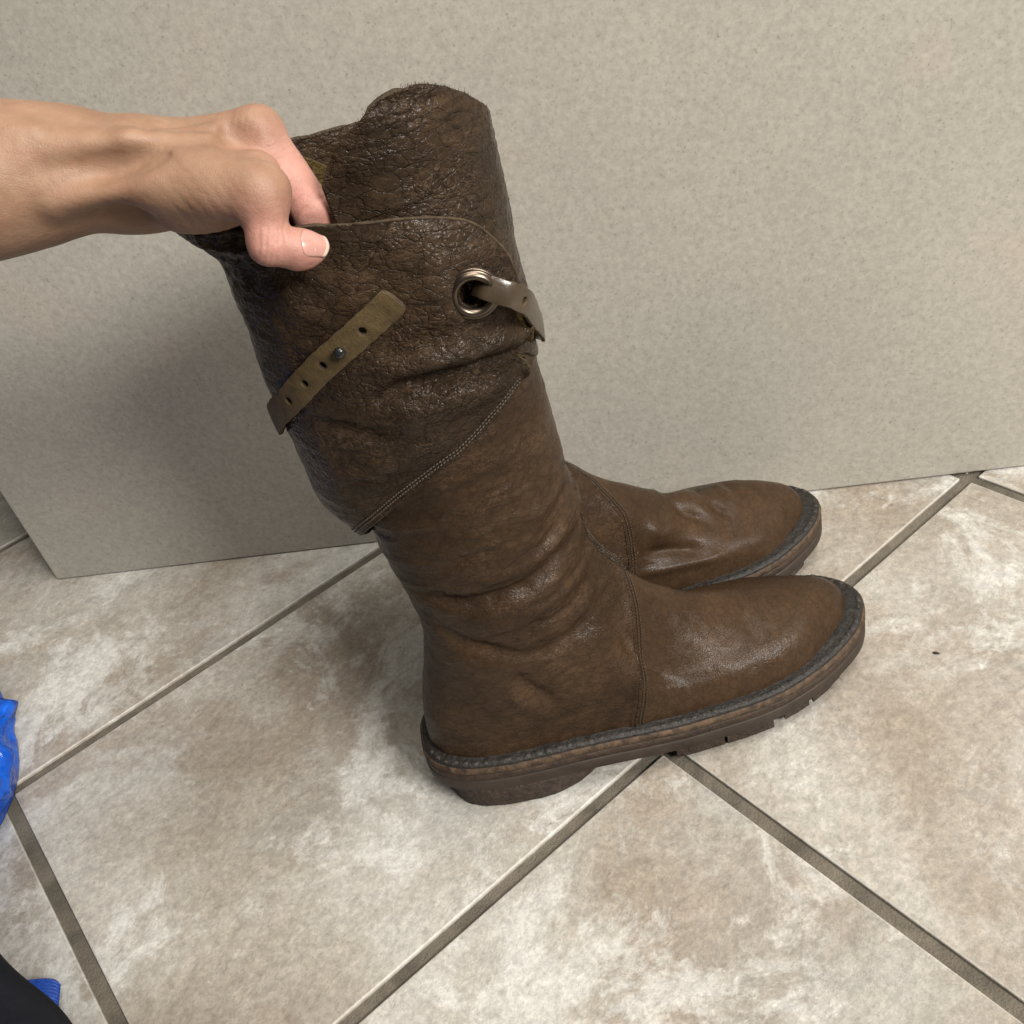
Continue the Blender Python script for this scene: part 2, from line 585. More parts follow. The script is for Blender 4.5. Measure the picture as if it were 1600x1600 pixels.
w = make('wall', *box(WX, 2.2, WY, WY + 0.10, 0.0008, 1.5), MAT['wall'], smooth=False)
w['kind'] = 'structure'
bv = w.modifiers.new('bevel', 'BEVEL')
bv.width = 0.0015
bv.segments = 2

# ================================================================== boots
# boot frame: x = heel to toe, y = towards the wall, z = up, origin on the floor beside the heel
C0 = np.array([0.040, 0.042])                  # axis of the ankle
SOLE = [(-.0325, .036), (-.0312, .0215), (-.022, .0080), (-.004, -.0010), (.022, -.0058), (.060, -.0078), (.100, -.0080), (.140, -.0076),
        (.178, -.0058), (.207, .0010), (.231, .0115), (.252, .0260), (.2635, .043), (.2665, .057), (.2610, .071), (.245, .085),
        (.214, .0965), (.180, .0985), (.145, .0935), (.105, .0850), (.060, .0785), (.022, .0755), (-.006, .0710), (-.024, .0610), (-.0312, .050)]
SO = closed_curve(SOLE, 420)


def inset(curve, d):
    T = np.roll(curve, -1, 0) - np.roll(curve, 1, 0)
    T /= np.linalg.norm(T, axis=1)[:, None]
    N = np.stack([-T[:, 1], T[:, 0]], 1)       # inward for counter-clockwise curve
    d = np.broadcast_to(d, (len(curve),))
    q = curve + N * d[:, None]
    for _ in range(4):
        q = 0.25 * np.roll(q, 1, 0) + 0.5 * q + 0.25 * np.roll(q, -1, 0)
    return q


def spring(u):                                  # toe spring of the sole, and its rise over the heel
    return 0.0040 * sstep(0.175, 0.275, u) + 0.0062 * (1 - sstep(.055, .135, u))


def ring_loft(rows, close_bottom=True, close_top=False):
    n = len(rows[0])
    V = np.vstack(rows)
    F = list(map(tuple, grid_faces(len(rows), n, True)))
    if close_bottom:
        F.append(tuple(range(n))[::-1])
    if close_top:
        F.append(tuple((len(rows) - 1) * n + k for k in range(n)))
    return V, F


def row(curve, z):
    return np.column_stack([curve, z + spring(curve[:, 0])])


def rad_table(z, T):
    return pchip(T[0], T[1], z)


FOOT_IN = inset(SO, 0.0080 + 0.0042 * sstep(.205, .250, SO[:, 0]))
FANG = np.arctan2(FOOT_IN[:, 1] - C0[1], FOOT_IN[:, 0] - C0[0])
FRAD = np.hypot(FOOT_IN[:, 1] - C0[1], FOOT_IN[:, 0] - C0[0])
_o = np.argsort(FANG)
FANG, FRAD = FANG[_o], FRAD[_o]


def foot_pt(th):
    r = np.interp(((th + np.pi) % (2 * np.pi)) - np.pi, np.r_[FANG - 2 * np.pi, FANG, FANG + 2 * np.pi], np.r_[FRAD, FRAD, FRAD])
    return C0[0] + r * np.cos(th), C0[1] + r * np.sin(th)


# lower shaft silhouette tables (z, value)
LOW = dict(b=([.15, .165, .185, .207, .24, .32], [-.0075, -.0090, -.0115, -.0140, -.0185, -.026]),
           f=([.15, .165, .19, .23, .277, .32], [.0960, .0945, .0960, .0915, .0905, .090]),
           n=([.15, .165, .20, .25, .32], [-.0035, -.0045, -.0075, -.0090, -.0095]),
           r=([.15, .165, .20, .25, .32], [.0860, .0865, .0900, .0925, .0935]))


def slice_pt(T, th, z):
    c, s = np.cos(th), np.sin(th)
    e = 0.94
    c2, s2 = np.sign(c) * np.abs(c) ** e, np.sign(s) * np.abs(s) ** e
    u = C0[0] + np.where(c > 0, c2 * (rad_table(z, T['f']) - C0[0]), c2 * (C0[0] - rad_table(z, T['b'])))
    v = C0[1] + np.where(s > 0, s2 * (rad_table(z, T['r']) - C0[1]), s2 * (C0[1] - rad_table(z, T['n'])))
    return u, v


PK = [-20, 0, 20, 35, 60, 90, 180, 270]        # profile knots by direction (mirrored ends keep the ridge smooth)
PG = np.array([[1, .990, .967, .930, .860, .720, .500, .270, .080, 0],
               [1, .978, .935, .875, .785, .660, .500, .285, .090, 0],
               [1, 1.00, .980, .940, .870, .760, .600, .380, .130, 0],
               [1, 1.02, 1.00, .920, .780, .600, .420, .240, .090, 0],
               [1, 1.02, 1.00, .900, .740, .550, .380, .220, .090, 0],
               [1, 1.03, .930, .730, .460, .200, -.06, -.22, -.10, 0]])
PZ = np.array([[.037, .0435, .0500, .0562, .0622, .0672, .0738, .0950, .1320, .165],
               [.037, .0430, .0482, .0525, .0562, .0602, .0665, .0855, .1260, .165],
               [.037, .0460, .0550, .0640, .0730, .0840, .0980, .1170, .1430, .165],
               [.037, .0460, .0570, .0700, .0850, .1000, .1160, .1320, .1490, .165],
               [.037, .0460, .0580, .0720, .0880, .1050, .1200, .1350, .1500, .165],
               [.037, .0500, .0620, .0750, .0900, .1050, .1180, .1280, .1450, .165]])
PG = np.vstack([PG[1:2], PG, PG[4:5]])
PZ = np.vstack([PZ[1:2], PZ, PZ[4:5]])


def seg_dist(u, z, pts):
    """distance to a polyline in the (u,z) plane and signed side (+ above)"""
    best = np.full(u.shape, 1e9)
    side = np.zeros(u.shape)
    par = np.zeros(u.shape)
    L = 0
    tot = sum(math.dist(a, b) for a, b in zip(pts, pts[1:]))
    for (a, b) in zip(pts, pts[1:]):
        d = np.array(b) - np.array(a)
        l = math.hypot(*d)
        t = np.clip(((u - a[0]) * d[0] + (z - a[1]) * d[1]) / (l * l), 0, 1)
        du, dz = u - a[0] - t * d[0], z - a[1] - t * d[1]
        q = np.hypot(du, dz)
        m = q < best
        best = np.where(m, q, best)
        side = np.where(m, np.sign(d[0] * dz - d[1] * du), side)
        par = np.where(m, (L + t * l) / tot, par)
        L += l
    return best, side, par


def crease(u, z, pts, depth, width, fade=0.18):
    d, s, p = seg_dist(u, z, pts)
    e = np.clip(np.minimum(p, 1 - p) / fade, 0, 1) if fade > 0 else 1.0
    return depth * np.exp(-(d / width) ** 2) * (0.25 + 0.75 * e)


# folds seen on the outer side of the boot: (points in heel-to-toe / height, depth (- in), width)
FOLDS = [([(.002, .182), (.024, .174), (.043, .1755), (.056, .176), (.074, .181), (.090, .184)], -.0038, .0050),
         ([(.000, .172), (.030, .163), (.055, .166), (.085, .172)], .0016, .0050),
         ([(-.002, .161), (.021, .1375), (.046, .1250), (.073, .1215), (.088, .1285), (.104, .131)], -.0034, .0055),
         ([(.030, .152), (.046, .1545), (.066, .1545), (.090, .1590)], .0026, .0065),
         ([(.050, .146), (.070, .145), (.092, .150)], -.0016, .0030),
         ([(.060, .189), (.076, .200), (.090, .214)], -.0016, .0040),
         ([(.048, .196), (.063, .211), (.082, .2246)], .0022, .0065),
         ([(.030, .190), (.055, .188), (.080, .195)], .0018, .0045),
         ([(.035, .112), (.047, .092), (.0545, .0775)], -.0026, .0050),
         ([(.052, .100), (.068, .110), (.090, .112)], .0018, .0090),
         ([(.030, .098), (.040, .080), (.046, .072)], .0014, .0050),
         ([(.004, .205), (.030, .206), (.055, .212)], -.0010, .0035),
         ([(.010, .219), (.040, .224), (.065, .232)], -.0008, .0035)]
VAMP_FOLDS = [([(.175, .085), (.180, .070), (.186, .058)], -.0008, .0035),
              ([(.163, .090), (.160, .075)], -.0007, .003)]
FAR_FOLDS = [([(.150, .094), (.158, .080), (.172, .070)], -0.0041, 0.0029),
             ([(.158, .094), (.168, .082), (.182, .075)], 0.0036, 0.0027),
             ([(.176, .090), (.178, .078), (.188, .066)], -0.0043, 0.0024),
             ([(.190, .090), (.194, .078), (.198, .066)], 0.0030, 0.0029),
             ([(.206, .090), (.204, .078), (.206, .066)], -0.0036, 0.0022),
             ([(.118, .072), (.135, .068), (.158, .060)], -0.0036, 0.0036),
             ([(.125, .088), (.135, .080), (.148, .080)], 0.0033, 0.0058),
             ([(.110, .060), (.140, .056), (.175, .052)], 0.0020, 0.0036)]
SEAM_Z = [.036, .040, .052, .0713, .0985, .1166, .127, .140, .150, .165, .185, .196]
SEAM_U = [.0965, .0973, .1005, .1050, .1100, .1125, .1120, .1065, .1010, .0955, .0945, .0970]


def useam(z):
    return pchip(SEAM_Z, SEAM_U, z)


def normals(P):
    """P: rows x cols x 3, cols wrap"""
    du = np.roll(P, -1, 1) - np.roll(P, 1, 1)
    dv = np.gradient(P, axis=0)
    N = np.cross(du, dv)
    N /= np.linalg.norm(N, axis=2)[..., None] + 1e-12
    return N


def seam_ring(th):
    """height of the slanting seam between lower shaft and wrapped upper, by direction (degrees 0..360)"""
    k = [0, 45, 90, 135, 180, 205, 225, 250, 270, 295, 315, 340, 360]
    h = [.284, .268, .243, .220, .206, .218, .232, .253, .2675, .2815, .2880, .2880, .284]
    return pchip(k, h, np.mod(th, 360))


def stitches(path, nrm, off_dir, off, pitch, ln, rad, lift):
    """row of small thread loops along a path"""
    L = np.r_[0, np.cumsum(np.linalg.norm(np.diff(path, axis=0), axis=1))]
    parts = []
    for s in np.arange(pitch / 2, L[-1], pitch):
        p = np.array([np.interp(s, L, path[:, k]) for k in range(3)])
        q = np.array([np.interp(min(s + 0.0008, L[-1]), L, path[:, k]) for k in range(3)])
        n = np.array([np.interp(s, L, nrm[:, k]) for k in range(3)])
        o_ = np.array([np.interp(s, L, off_dir[:, k]) for k in range(3)])
        t = q - p
        if np.linalg.norm(t) < 1e-7:
            continue
        t /= np.linalg.norm(t)
        c = p + o_ * off + n * lift
        pts = np.array([c - t * ln / 2 - n * rad * 0.9, c - t * ln / 4, c + t * ln / 4, c + t * ln / 2 - n * rad * 0.9])
        parts.append(tube(pts, [rad * .6, rad, rad, rad * .6], 5))
    return merge(parts)


def mk(name, V, F, mat, root, mirror, kind=None, smooth=True):
    V = np.array(V, float)
    if mirror:
        V[:, 1] = 2 * C0[1] - V[:, 1]
        F = [tuple(f)[::-1] for f in F]
    return make(name, V, F, mat, root, smooth, kind)


def smooth_path(P, k=3):
    P = P.copy()
    for _ in range(k):
        P[1:-1] = 0.25 * P[:-2] + 0.5 * P[1:-1] + 0.25 * P[2:]
    return P


def lean_h(z):
    return np.clip(z - .085, 0, .125) * sstep(.085, .125, z) - np.maximum(z - .24, 0) * .25


def build_lower(root, mirror, nth, n1, n2, folds, vfolds, shaft=True, lean=0.0, side=0.0):
    sgn_near = 1 if mirror else -1             # side of the camera in unmirrored frame
    s = np.linspace(0, 1, nth, endpoint=False)
    th = 2 * np.pi * s - 0.62 * np.sin(2 * np.pi * s)        # denser toward the toe
    deg = np.abs(((np.degrees(th) + 180) % 360) - 180)
    # profile interpolation over direction
    tt = np.linspace(0, 1, n1)
    tk = np.linspace(0, 1, 10)
    Gk = np.array([pchip(tk, g, tt) for g in PG])
    Zk = np.array([pchip(tk, z, tt) for z in PZ])
    G = np.empty((n1, nth))
    Z = np.empty((n1, nth))
    for r_ in range(n1):
        G[r_] = pchip(PK, Gk[:, r_], deg)
        Z[r_] = pchip(PK, Zk[:, r_], deg)
    wu, wv = foot_pt(th)
    su, sv = slice_pt(LOW, th, np.full(nth, .165))
    U = su + (wu - su) * G
    V = sv + (wv - sv) * G
    Zs = Z + spring(U) * (1 - sstep(0.04, 0.12, Z) * np.where(U < .14, 1.0, .3))
    P = np.stack([U, V, Zs], -1)
    # shaft
    ztop = seam_ring(np.degrees(th)) + (0.010 if shaft else 0.0)
    zz = np.linspace(0, 1, n2 + 1)[1:, None]
    Z2 = .165 + (ztop - .165) * zz
    U2, V2 = slice_pt(LOW, np.broadcast_to(th, Z2.shape), Z2)
    P = np.concatenate([P, np.stack([U2, V2, Z2], -1)], 0)
    # smooth the transition between foot and shaft rows
    for _ in range(3):
        q = P.copy()
        a, b = max(2, n1 - 26), n1 + 26
        q[a:b] = 0.25 * P[a - 1:b - 1] + 0.5 * P[a:b] + 0.25 * P[a + 1:b + 1]
        P = q
    q = P[:n1].copy()                          # soften the profile knots
    for _ in range(260):
        q[1:-1] += 0.25 * (q[:-2] - 2 * q[1:-1] + q[2:])
    wgt = (sstep(0, 12, np.arange(n1)) * sstep(n1, n1 - 14, np.arange(n1)))[:, None, None]
    P[:n1] = P[:n1] * (1 - wgt) + q * wgt
    N = normals(P)
    flip = N[n1, 0, 0] < 0
    if flip:
        N = -N
    u, v, z = P[..., 0], P[..., 1], P[..., 2]
    near = sstep(-0.10, 0.40, sgn_near * np.sin(th))[None, :]
    d = np.zeros_like(u)
    for pts, dep, wd in folds:
        # irregular fold depth along its length
        d += near * crease(u, z + 0.0018 * fbm(P, 90, 2, 3), pts, dep, wd)
    onv = sstep(-0.004, 0.01, u - useam(z)) * (z < .16)
    for pts, dep, wd in vfolds:
        d += sstep(-0.35, 0.35, sgn_near * np.sin(th))[None, :] * crease(u, z, pts, dep, wd)
    ank = sstep(.085, .15, z) * (1 - onv)
    ds = 1 if not mirror else -1
    Pn = P * np.array([1, ds, 1])
    slant = Pn @ np.array([[1, 0, -0.25], [0, 1, 0], [0, 0, 1]])
    d += ank * 0.0013 * fbm(slant, (20, 20, 52), 3, 1)
    d += ank * 0.00042 * ridged(slant, (34, 34, 120), 2, 2)
    d += ank * 0.00013 * ridged(slant, (110, 110, 330), 2, 4)
    d += (1 - ank) * 0.0006 * fbm(Pn, 45, 3, 5) * sstep(.037, .05, z)
    d += onv * 0.00007 * ridged(Pn, (170, 120, 170), 2, 6)
    # quarter sits a little proud behind the seam
    fs = u - useam(np.clip(z, .036, .196))
    d += 0.0013 * np.exp(-((fs + 0.0012) / 0.0022) ** 2) * (z < .2) * (np.cos(th) > 0)[None, :]
    P = P + N * d[..., None]
    P[..., 0] -= lean * lean_h(P[..., 2])
    P[..., 1] -= side * sstep(.10, .21, P[..., 2])
    # split vamp / shaft along the seam
    rows, cols = u.shape
    F = grid_faces(rows, cols, True)
    fu, fz = u.reshape(-1)[F].mean(1), z.reshape(-1)[F].mean(1)
    fc = np.cos(th)[F % cols].mean(1)
    isv = (fu > useam(np.clip(fz, .036, .196))) & (fz < .196) & (fc > 0)
    Pf = P.reshape(-1, 3)

    def sub(mask, name, mat):
        f = F[mask]
        if flip:
            f = f[:, ::-1]
        idx = np.unique(f)
        mp = np.full(len(Pf), -1)
        mp[idx] = np.arange(len(idx))
        return mk(name, Pf[idx], mp[f], mat, root, mirror)
    sub(isv, 'vamp', MAT['vamp'])
    sh = sub(~isv, 'shaft', MAT['leather'])
    # seam piping and stitching, both sides
    nf = N.reshape(-1, 3)
    thf = np.broadcast_to(np.sin(th), (rows, cols)).reshape(-1)
    cf = np.broadcast_to(np.cos(th), (rows, cols)).reshape(-1)
    path = []
    nn = []
    for sd in ((1,) if mirror else (-1, 1)):
        zs = np.r_[np.linspace(.041, .193, 110)]
        us = useam(zs)
        sel = np.where((thf * sd > 0.0) & (cf > -0.2) & (Pf[:, 2] < .21))[0]
        a, b = [], []
        for uu, zq in zip(us, zs):
            k = sel[np.argmin((u.reshape(-1)[sel] - uu) ** 2 + (z.reshape(-1)[sel] - zq) ** 2)]
            a.append(Pf[k])
            b.append(nf[k])
        path.append(np.array(a))
        nn.append(np.array(b))
    full = path[0] if mirror else np.vstack([path[0], path[1][::-1]])
    fn = nn[0] if mirror else np.vstack([nn[0], nn[1][::-1]])
    full, fn = smooth_path(full, 5), smooth_path(fn, 8)
    fn /= np.linalg.norm(fn, axis=1)[:, None]
    T = np.gradient(full, axis=0)
    T /= np.linalg.norm(T, axis=1)[:, None] + 1e-12
    od = np.cross(T, fn)
    od *= np.sign(od[:, :1] + 1e-9) * 1.0        # toward the toe
    ok = np.linalg.norm(od, axis=1) > .3
    V_, F_ = tube(full - fn * 0.0002, 0.0010, 7)
    piping = mk('seam_piping', V_, F_, MAT['wrap'], root, mirror)
    a = stitches(full, fn, od, 0.0028, 0.0021, 0.0015, 0.00034, 0.00025)
    b = stitches(full, fn, od, 0.0050, 0.0021, 0.0015, 0.00034, 0.00025)
    V_, F_ = merge([a, b])
    mk('seam_stitching', V_, F_, MAT['thread'], piping, mirror, 'stuff')
    return P, N, th


def build_sole(root, mirror):
    n = len(SO)
    P3 = np.column_stack([SO, np.zeros(n)])
    jit = 0.00025 * fbm(P3, 160, 3, 2)
    # rubber outsole
    rows = [row(inset(SO, 0.006), .0150), row(inset(SO, 0.0008), .0152), row(inset(SO, -0.0002 + 0 * jit), .0165),
            row(SO + 0, .0235), row(inset(SO, 0.0007), .0246)]
    outsole = mk('outsole', *ring_loft(rows, True, True), MAT['outsole'], root, mirror)
    # two worn leather layers
    rows = [row(inset(SO, 0.0009), .0243), row(inset(SO, 0.0003 + jit), .0250), row(inset(SO, 0.0000 + jit), .0275),
            row(inset(SO, 0.0004 + jit), .0297), row(inset(SO, 0.0013), .0303)]
    mk('midsole', *ring_loft(rows, True, True), MAT['midsole'], root, mirror)
    rows = [row(inset(SO, 0.0014), .0300), row(inset(SO, 0.0004 + 1.4 * jit), .0306), row(inset(SO, 0.0001 + 1.4 * jit), .0325),
            row(inset(SO, 0.0006 + 1.4 * jit), .0345), row(inset(SO, 0.0018), .0352), row(inset(SO, 0.010), .0354)]
    mk('midsole', *ring_loft(rows, True, True), MAT['midsole_top'], root, mirror)
    # grey welt strip: rounded bead between upper and sole edge
    zj = 0.0004 * fbm(P3, 220, 3, 8)
    rows = [row(inset(SO, 0.0019), .0346), row(inset(SO, 0.0016 + jit), .0358 + zj), row(inset(SO, 0.0026), .0371 + zj),
            row(inset(SO, 0.0046), .0378 + zj), row(inset(SO, 0.0066), .0376 + zj), row(inset(SO, 0.0082), .0380 + zj), row(inset(SO, 0.0105), .0385), row(inset(SO, 0.0150), .0385)]
    welt = mk('welt', *ring_loft(rows, False, False), MAT['rand'], root, mirror)
    # welt stitches: flat pads
    mid = inset(SO, 0.0043)
    L = np.r_[0, np.cumsum(np.linalg.norm(np.roll(mid, -1, 0) - mid, axis=1))]
    mm = np.vstack([mid, mid[:1]])
    parts = []
    rs = random.Random(3)
    for s in np.arange(0.003, L[-1], 0.0064):
        p = np.array([np.interp(s, L, mm[:, k]) for k in (0, 1)])
        q = np.array([np.interp(s + .001, L, mm[:, k]) for k in (0, 1)])
        t = (q - p) / np.linalg.norm(q - p)
        nrm = np.array([-t[1], t[0]])
        z0 = .0371 + float(spring(p[0]))
        ln, wd, hh = 0.0054 * rs.uniform(.6, 1.1), 0.0034 * rs.uniform(.6, 1.15), 0.0010 * rs.uniform(.2, 1.2)
        sk = rs.uniform(-.2, .2)
        pts, fcs = [], []
        for (hx, hy, hz) in [(-1, -1, 0), (1, -1, 0), (1, 1, 0), (-1, 1, 0), (-.72, -.66, 1), (.72, -.66, 1), (.72, .66, 1), (-.72, .66, 1)]:
            xy = p + t * (hx * ln / 2 + hy * sk * wd) + nrm * hy * wd / 2
            pts.append((xy[0], xy[1], z0 + hz * hh - (0.0006 if hz == 0 else 0)))
        parts.append((np.array(pts), [(4, 5, 6, 7), (0, 1, 5, 4), (1, 2, 6, 5), (2, 3, 7, 6), (3, 0, 4, 7)]))
    V_, F_ = merge(parts)
    mk('welt_stitching', V_, F_, MAT['rand_stitch'], welt, mirror, 'stuff')
    # heel block
    HB = [(-.0235, .040), (-.0225, .024), (-.0165, .010), (-.003, .0015), (.020, -.0030), (.044, -.0030), (.062, .0030), (.0755, .0130),
          (.080, .028), (.081, .050), (.076, .066), (.060, .0735), (.030, .0750), (.002, .0715), (-.014, .064), (-.0215, .053)]
    h = closed_curve(HB, 200)
    h3 = np.column_stack([h, np.zeros(len(h))])
    rg = lambda k: 0.0006 * fbm(h3, 330, 3, k)
    rows = [np.column_stack([inset(h, .0022), np.zeros(200) + .0002]), np.column_stack([inset(h, .0008 + rg(1)), np.zeros(200) + .0012]),
            np.column_stack([inset(h, .0003 + rg(2)), np.zeros(200) + .0050]), np.column_stack([inset(h, rg(3)), np.zeros(200) + .0130]),
            np.column_stack([inset(h, rg(4)), .0154 + spring(h[:, 0])])]
    mk('heel', *ring_loft(rows, True, True), MAT['crepe'], outsole, mirror)
    # forefoot tread lugs
    for k, (a, b) in enumerate([(.120, .151), (.153, .184), (.192, .210), (.213, .236)]):
        cut = inset(SO, 0.0056 if k < 2 else 0.0052)
        lo, hi = [], []
        for uu in np.linspace(a, b, 9):
            m = np.abs(cut[:, 0] - uu)
            near_i = np.argmin(np.where(cut[:, 1] < .045, m, 9))
            far_i = np.argmin(np.where(cut[:, 1] >= .045, m, 9))
            lo.append((uu, cut[near_i, 1]))
            hi.append((uu, cut[far_i, 1]))
        pl = np.array(lo + hi[::-1])
        zb = np.array([0.0003 + float(spring(p[0])) for p in pl])
        if k >= 2:
            zb = zb + 0.002
        c = pl.mean(0)
        pb = c + (pl - c) * 0.955
        V_ = np.vstack([np.column_stack([pb, zb]), np.column_stack([pl, zb + .0015]), np.column_stack([pl, np.full(len(pl), .0156) + spring(pl[:, 0])])])
        m = len(pl)
        F_ = list(map(tuple, grid_faces(3, m, True))) + [tuple(range(m))[::-1]]
        mk('tread_lug', V_, F_, MAT['crepe'], outsole, mirror, smooth=False)


# ------------------------------------------------------------------ wrapped upper of the near boot
WR = dict(b=([.20, .207, .220, .236, .269, .296, .337, .370, .389, .42], [-.0130, -.0150, -.0250, -.0300, -.0325, -.0330, -.0320, -.0325, -.0440, -.050]),
          f=([.20, .27, .316, .353, .39, .43], [.0905, .0905, .0905, .0910, .0918, .0905]),
          n=([.20, .24, .27, .32, .36, .43], [-.0060, -.0095, -.0100, -.0105, -.0100, -.0095]),
          r=([.20, .24, .27, .32, .36, .43], [.0900, .0935, .0945, .0945, .0940, .0930]))
TOPK = [-103, -101, -97, -93, -89, -83, -67, -45, -25, 0, 30, 70, 100, 112, 122, 140, 180, 225, 250, 270, 285, 297, 303, 308, 312, 315, 317]
TOPZ = [.399, .4040, .4110, .4165, .4208, .4245, .4262, .4190, .4070, .3930, .384, .376, .372, .3860, .3950, .3950, .3910, .3910, .3890, .3835, .3795, .3745, .3695, .3620, .3520, .3350, .3120]
W_FOLDS = [([(.080, .3045), (.062, .3085), (.046, .3127), (.029, .3130), (.006, .3080)], -.0085, .0040, 0.30),
           ([(.082, .3165), (.062, .3205), (.040, .3235), (.015, .322)], .0066, .0062, 0.22),
           ([(.080, .334), (.055, .334), (.030, .332)], -.0016, .0050, 0.25),
           ([(.070, .2985), (.050, .3005), (.030, .3005), (.010, .297)], .0020, .0045, 0.25),
           ([(.055, .290), (.035, .288), (.012, .280)], -.0014, .0040, 0.3),
           ([(-.020, .300), (.005, .292), (.025, .287)], -.0018, .0045, 0.3),
           ([(-.015, .262), (.005, .266), (.025, .272)], -.0014, .0035, 0.3),
           ([(-.010, .372), (.000, .362), (.006, .350)], -.0022, .0055, 0.3),
           ([(.020, .350), (.030, .340), (.045, .338)], .0012, .0060, 0.3)]


def wrap_offset(phi, t, z):
    """how far the rolled sheet stands off its inner layer; outer turn lies over the inner one"""
    o_ = 0.0012 + 0.0050 * sstep(140, 235, phi) * sstep(0.0, 0.22, t)
    o_ = o_ + sstep(262, 284, phi) * (0.0062 * sstep(.318, .343, z) - 0.0085 * np.clip((z - .3525) / .030, 0, 1) ** 1.15)                        # flap end stands away round the eyelet
    o_ = o_ - 0.0040 * np.exp(-((phi + 101) / 9) ** 2) * sstep(.33, .40, z)               # free inner edge curls inward
    return o_


def wrap_point(phi, z, t, extra=0.0):
    th = np.radians(phi)
    u, v = slice_pt(WR, th, z)
    o_ = wrap_offset(phi, t, z) + extra
    nu, nv = np.cos(th), np.sin(th)
    return np.stack([u + nu * o_, v + nv * o_, z], -1)


EYE_PHI, EYE_Z = 292.3, .3470


def build_wrap(root):
    nphi, nz = 640, 190
    phi = np.linspace(-103, 317, nphi)
    zt = pchip(TOPK, TOPZ, phi)
    zb = seam_ring(phi) + 0.012 * sstep(-15, -40, phi)
    t = np.linspace(0, 1, nz)[:, None]
    PHI = np.broadcast_to(phi, (nz, nphi))
    Zz = zb + (zt - zb) * t
    Tt = np.broadcast_to(t, Zz.shape)
    P = wrap_point(PHI, Zz, Tt)
    du = np.gradient(P, axis=1)
    dv = np.gradient(P, axis=0)
    N = np.cross(du, dv)
    N /= np.linalg.norm(N, axis=2)[..., None] + 1e-12
    u, v, z = P[..., 0], P[..., 1], P[..., 2]
    d = np.zeros_like(u)
    outer = sstep(185, 215, PHI)
    for pts, dep, wd, fd in W_FOLDS:
        if pts[0][0] > .075:                    # folds that run out through the free end of the flap
            dd, ss, pp = seg_dist(u, z + 0.0012 * fbm(P, 80, 2, 3), pts)
            e = np.clip((1 - pp) / 0.4, 0, 1)
            d += outer * dep * np.exp(-(dd / wd) ** 2) * e
        else:
            d += outer * crease(u, z + 0.0016 * fbm(P, 90, 2, 3), pts, dep, wd, fd)
    free = sstep(0.0, 0.12, Tt)
    d += free * 0.0012 * fbm(P, (24, 24, 40), 2, 11)
    d += free * 0.00042 * ridged(P, (55, 55, 130), 2, 12)
    d += free * 0.00014 * ridged(P, (150, 150, 240), 2, 13)
    # the tall inner end bends and ripples near its rim
    tall = sstep(10, -20, PHI) * sstep(.395, .425, z)
    d += tall * (0.0008 * ridged(P, (60, 60, 230), 2, 14) - 0.002 * sstep(.40, .43, z))
    # crushed under the thumb
    d += outer * (-0.0022) * np.exp(-(((u - .010) / .012) ** 2 + ((z - .372) / .012) ** 2))
    d += outer * sstep(.355, .385, z) * sstep(.01, -.02, u) * 0.0015 * ridged(P, (120, 120, 120), 2, 15)
    d = np.where(outer > 0.5, np.maximum(d, -0.0064 * free), d)
    eye = wrap_point(np.array(EYE_PHI), np.array(EYE_Z), np.array(0.7))
    de = np.linalg.norm(P - eye, axis=2)
    d = np.where(PHI > 240, d * (1 - 0.95 * np.exp(-(de / .0135) ** 4)), d)
    P = P + N * d[..., None]
    # hem at the slanting seam: sheet tucks onto the lower shaft
    F = grid_faces(nz, nphi, False)
    eye = wrap_point(np.array(EYE_PHI), np.array(EYE_Z), np.array(0.7))
    fc = P.reshape(-1, 3)[F].mean(1)
    keep = ~((np.linalg.norm(fc - eye, axis=1) < 0.0062) & (PHI.reshape(-1)[F].mean(1) > 240))
    o = make('wrap_panel', P.reshape(-1, 3), F[keep], [MAT['wrap'], MAT['suede'], MAT['edge']], root)
    sd = o.modifiers.new('thickness', 'SOLIDIFY')
    sd.thickness = 0.0021
    sd.offset = -1
    sd.material_offset = 1
    sd.material_offset_rim = 2
    sd.use_quality_normals = True
    # stitched hem along the visible part of the seam
    k0 = np.searchsorted(phi, 170)
    rowi = 2
    path = P[rowi, k0:-2:4] 
    nn = N[rowi, k0:-2:4]
    up = P[rowi + 6, k0:-2:4] - P[rowi, k0:-2:4]
    up /= np.linalg.norm(up, axis=1)[:, None]
    V_, F_ = tube(P[0, k0:-2:4] - nn * 0.0006, 0.0009, 6)
    hem = make('hem_edge', V_, F_, MAT['wrap'], o)
    # raw cut edge along the free rim and end of the flap
    k1 = np.searchsorted(phi, 262)
    V_, F_ = tube(np.vstack([P[-1, k1:-1:3] - N[-1, k1:-1:3] * .0002, P[-1:60:-6, -1] - N[-1:60:-6, -1] * .0002]), 0.00065, 7)
    make('cut_edge', V_, F_, MAT['edge'], o)
    a = stitches(path, nn, up, 0.0012, 0.0019, 0.0014, 0.00036, 0.0003)
    b = stitches(path, nn, up, 0.0034, 0.0019, 0.0014, 0.00036, 0.0003)
    V_, F_ = merge([a, b])
    make('hem_stitching', V_, F_, MAT['thread_light'], o, kind='stuff')
    # raw suede fibres along the rim
    rr = random.Random(5)
    parts = []
    for k in range(0, nphi, 1):
        if phi[k] > 20 and not (80 < phi[k] < 150):
            continue
        for _ in range(1):
            p = P[-1, k] - N[-1, k] * rr.uniform(0.0, .002)
            dirv = np.array([rr.uniform(-.5, .5), rr.uniform(-.5, .5), 1.0])
            ln = rr.uniform(.0002, .0012) * (1.9 if rr.random() < .08 else 1)
            parts.append(tube(np.array([p - [0, 0, .0005], p + dirv * ln * .6, p + dirv * ln + np.array([rr.uniform(-1, 1), rr.uniform(-1, 1), 0]) * ln * .4]), [.00012, .0001, .00004], 3))
    V_, F_ = merge(parts)
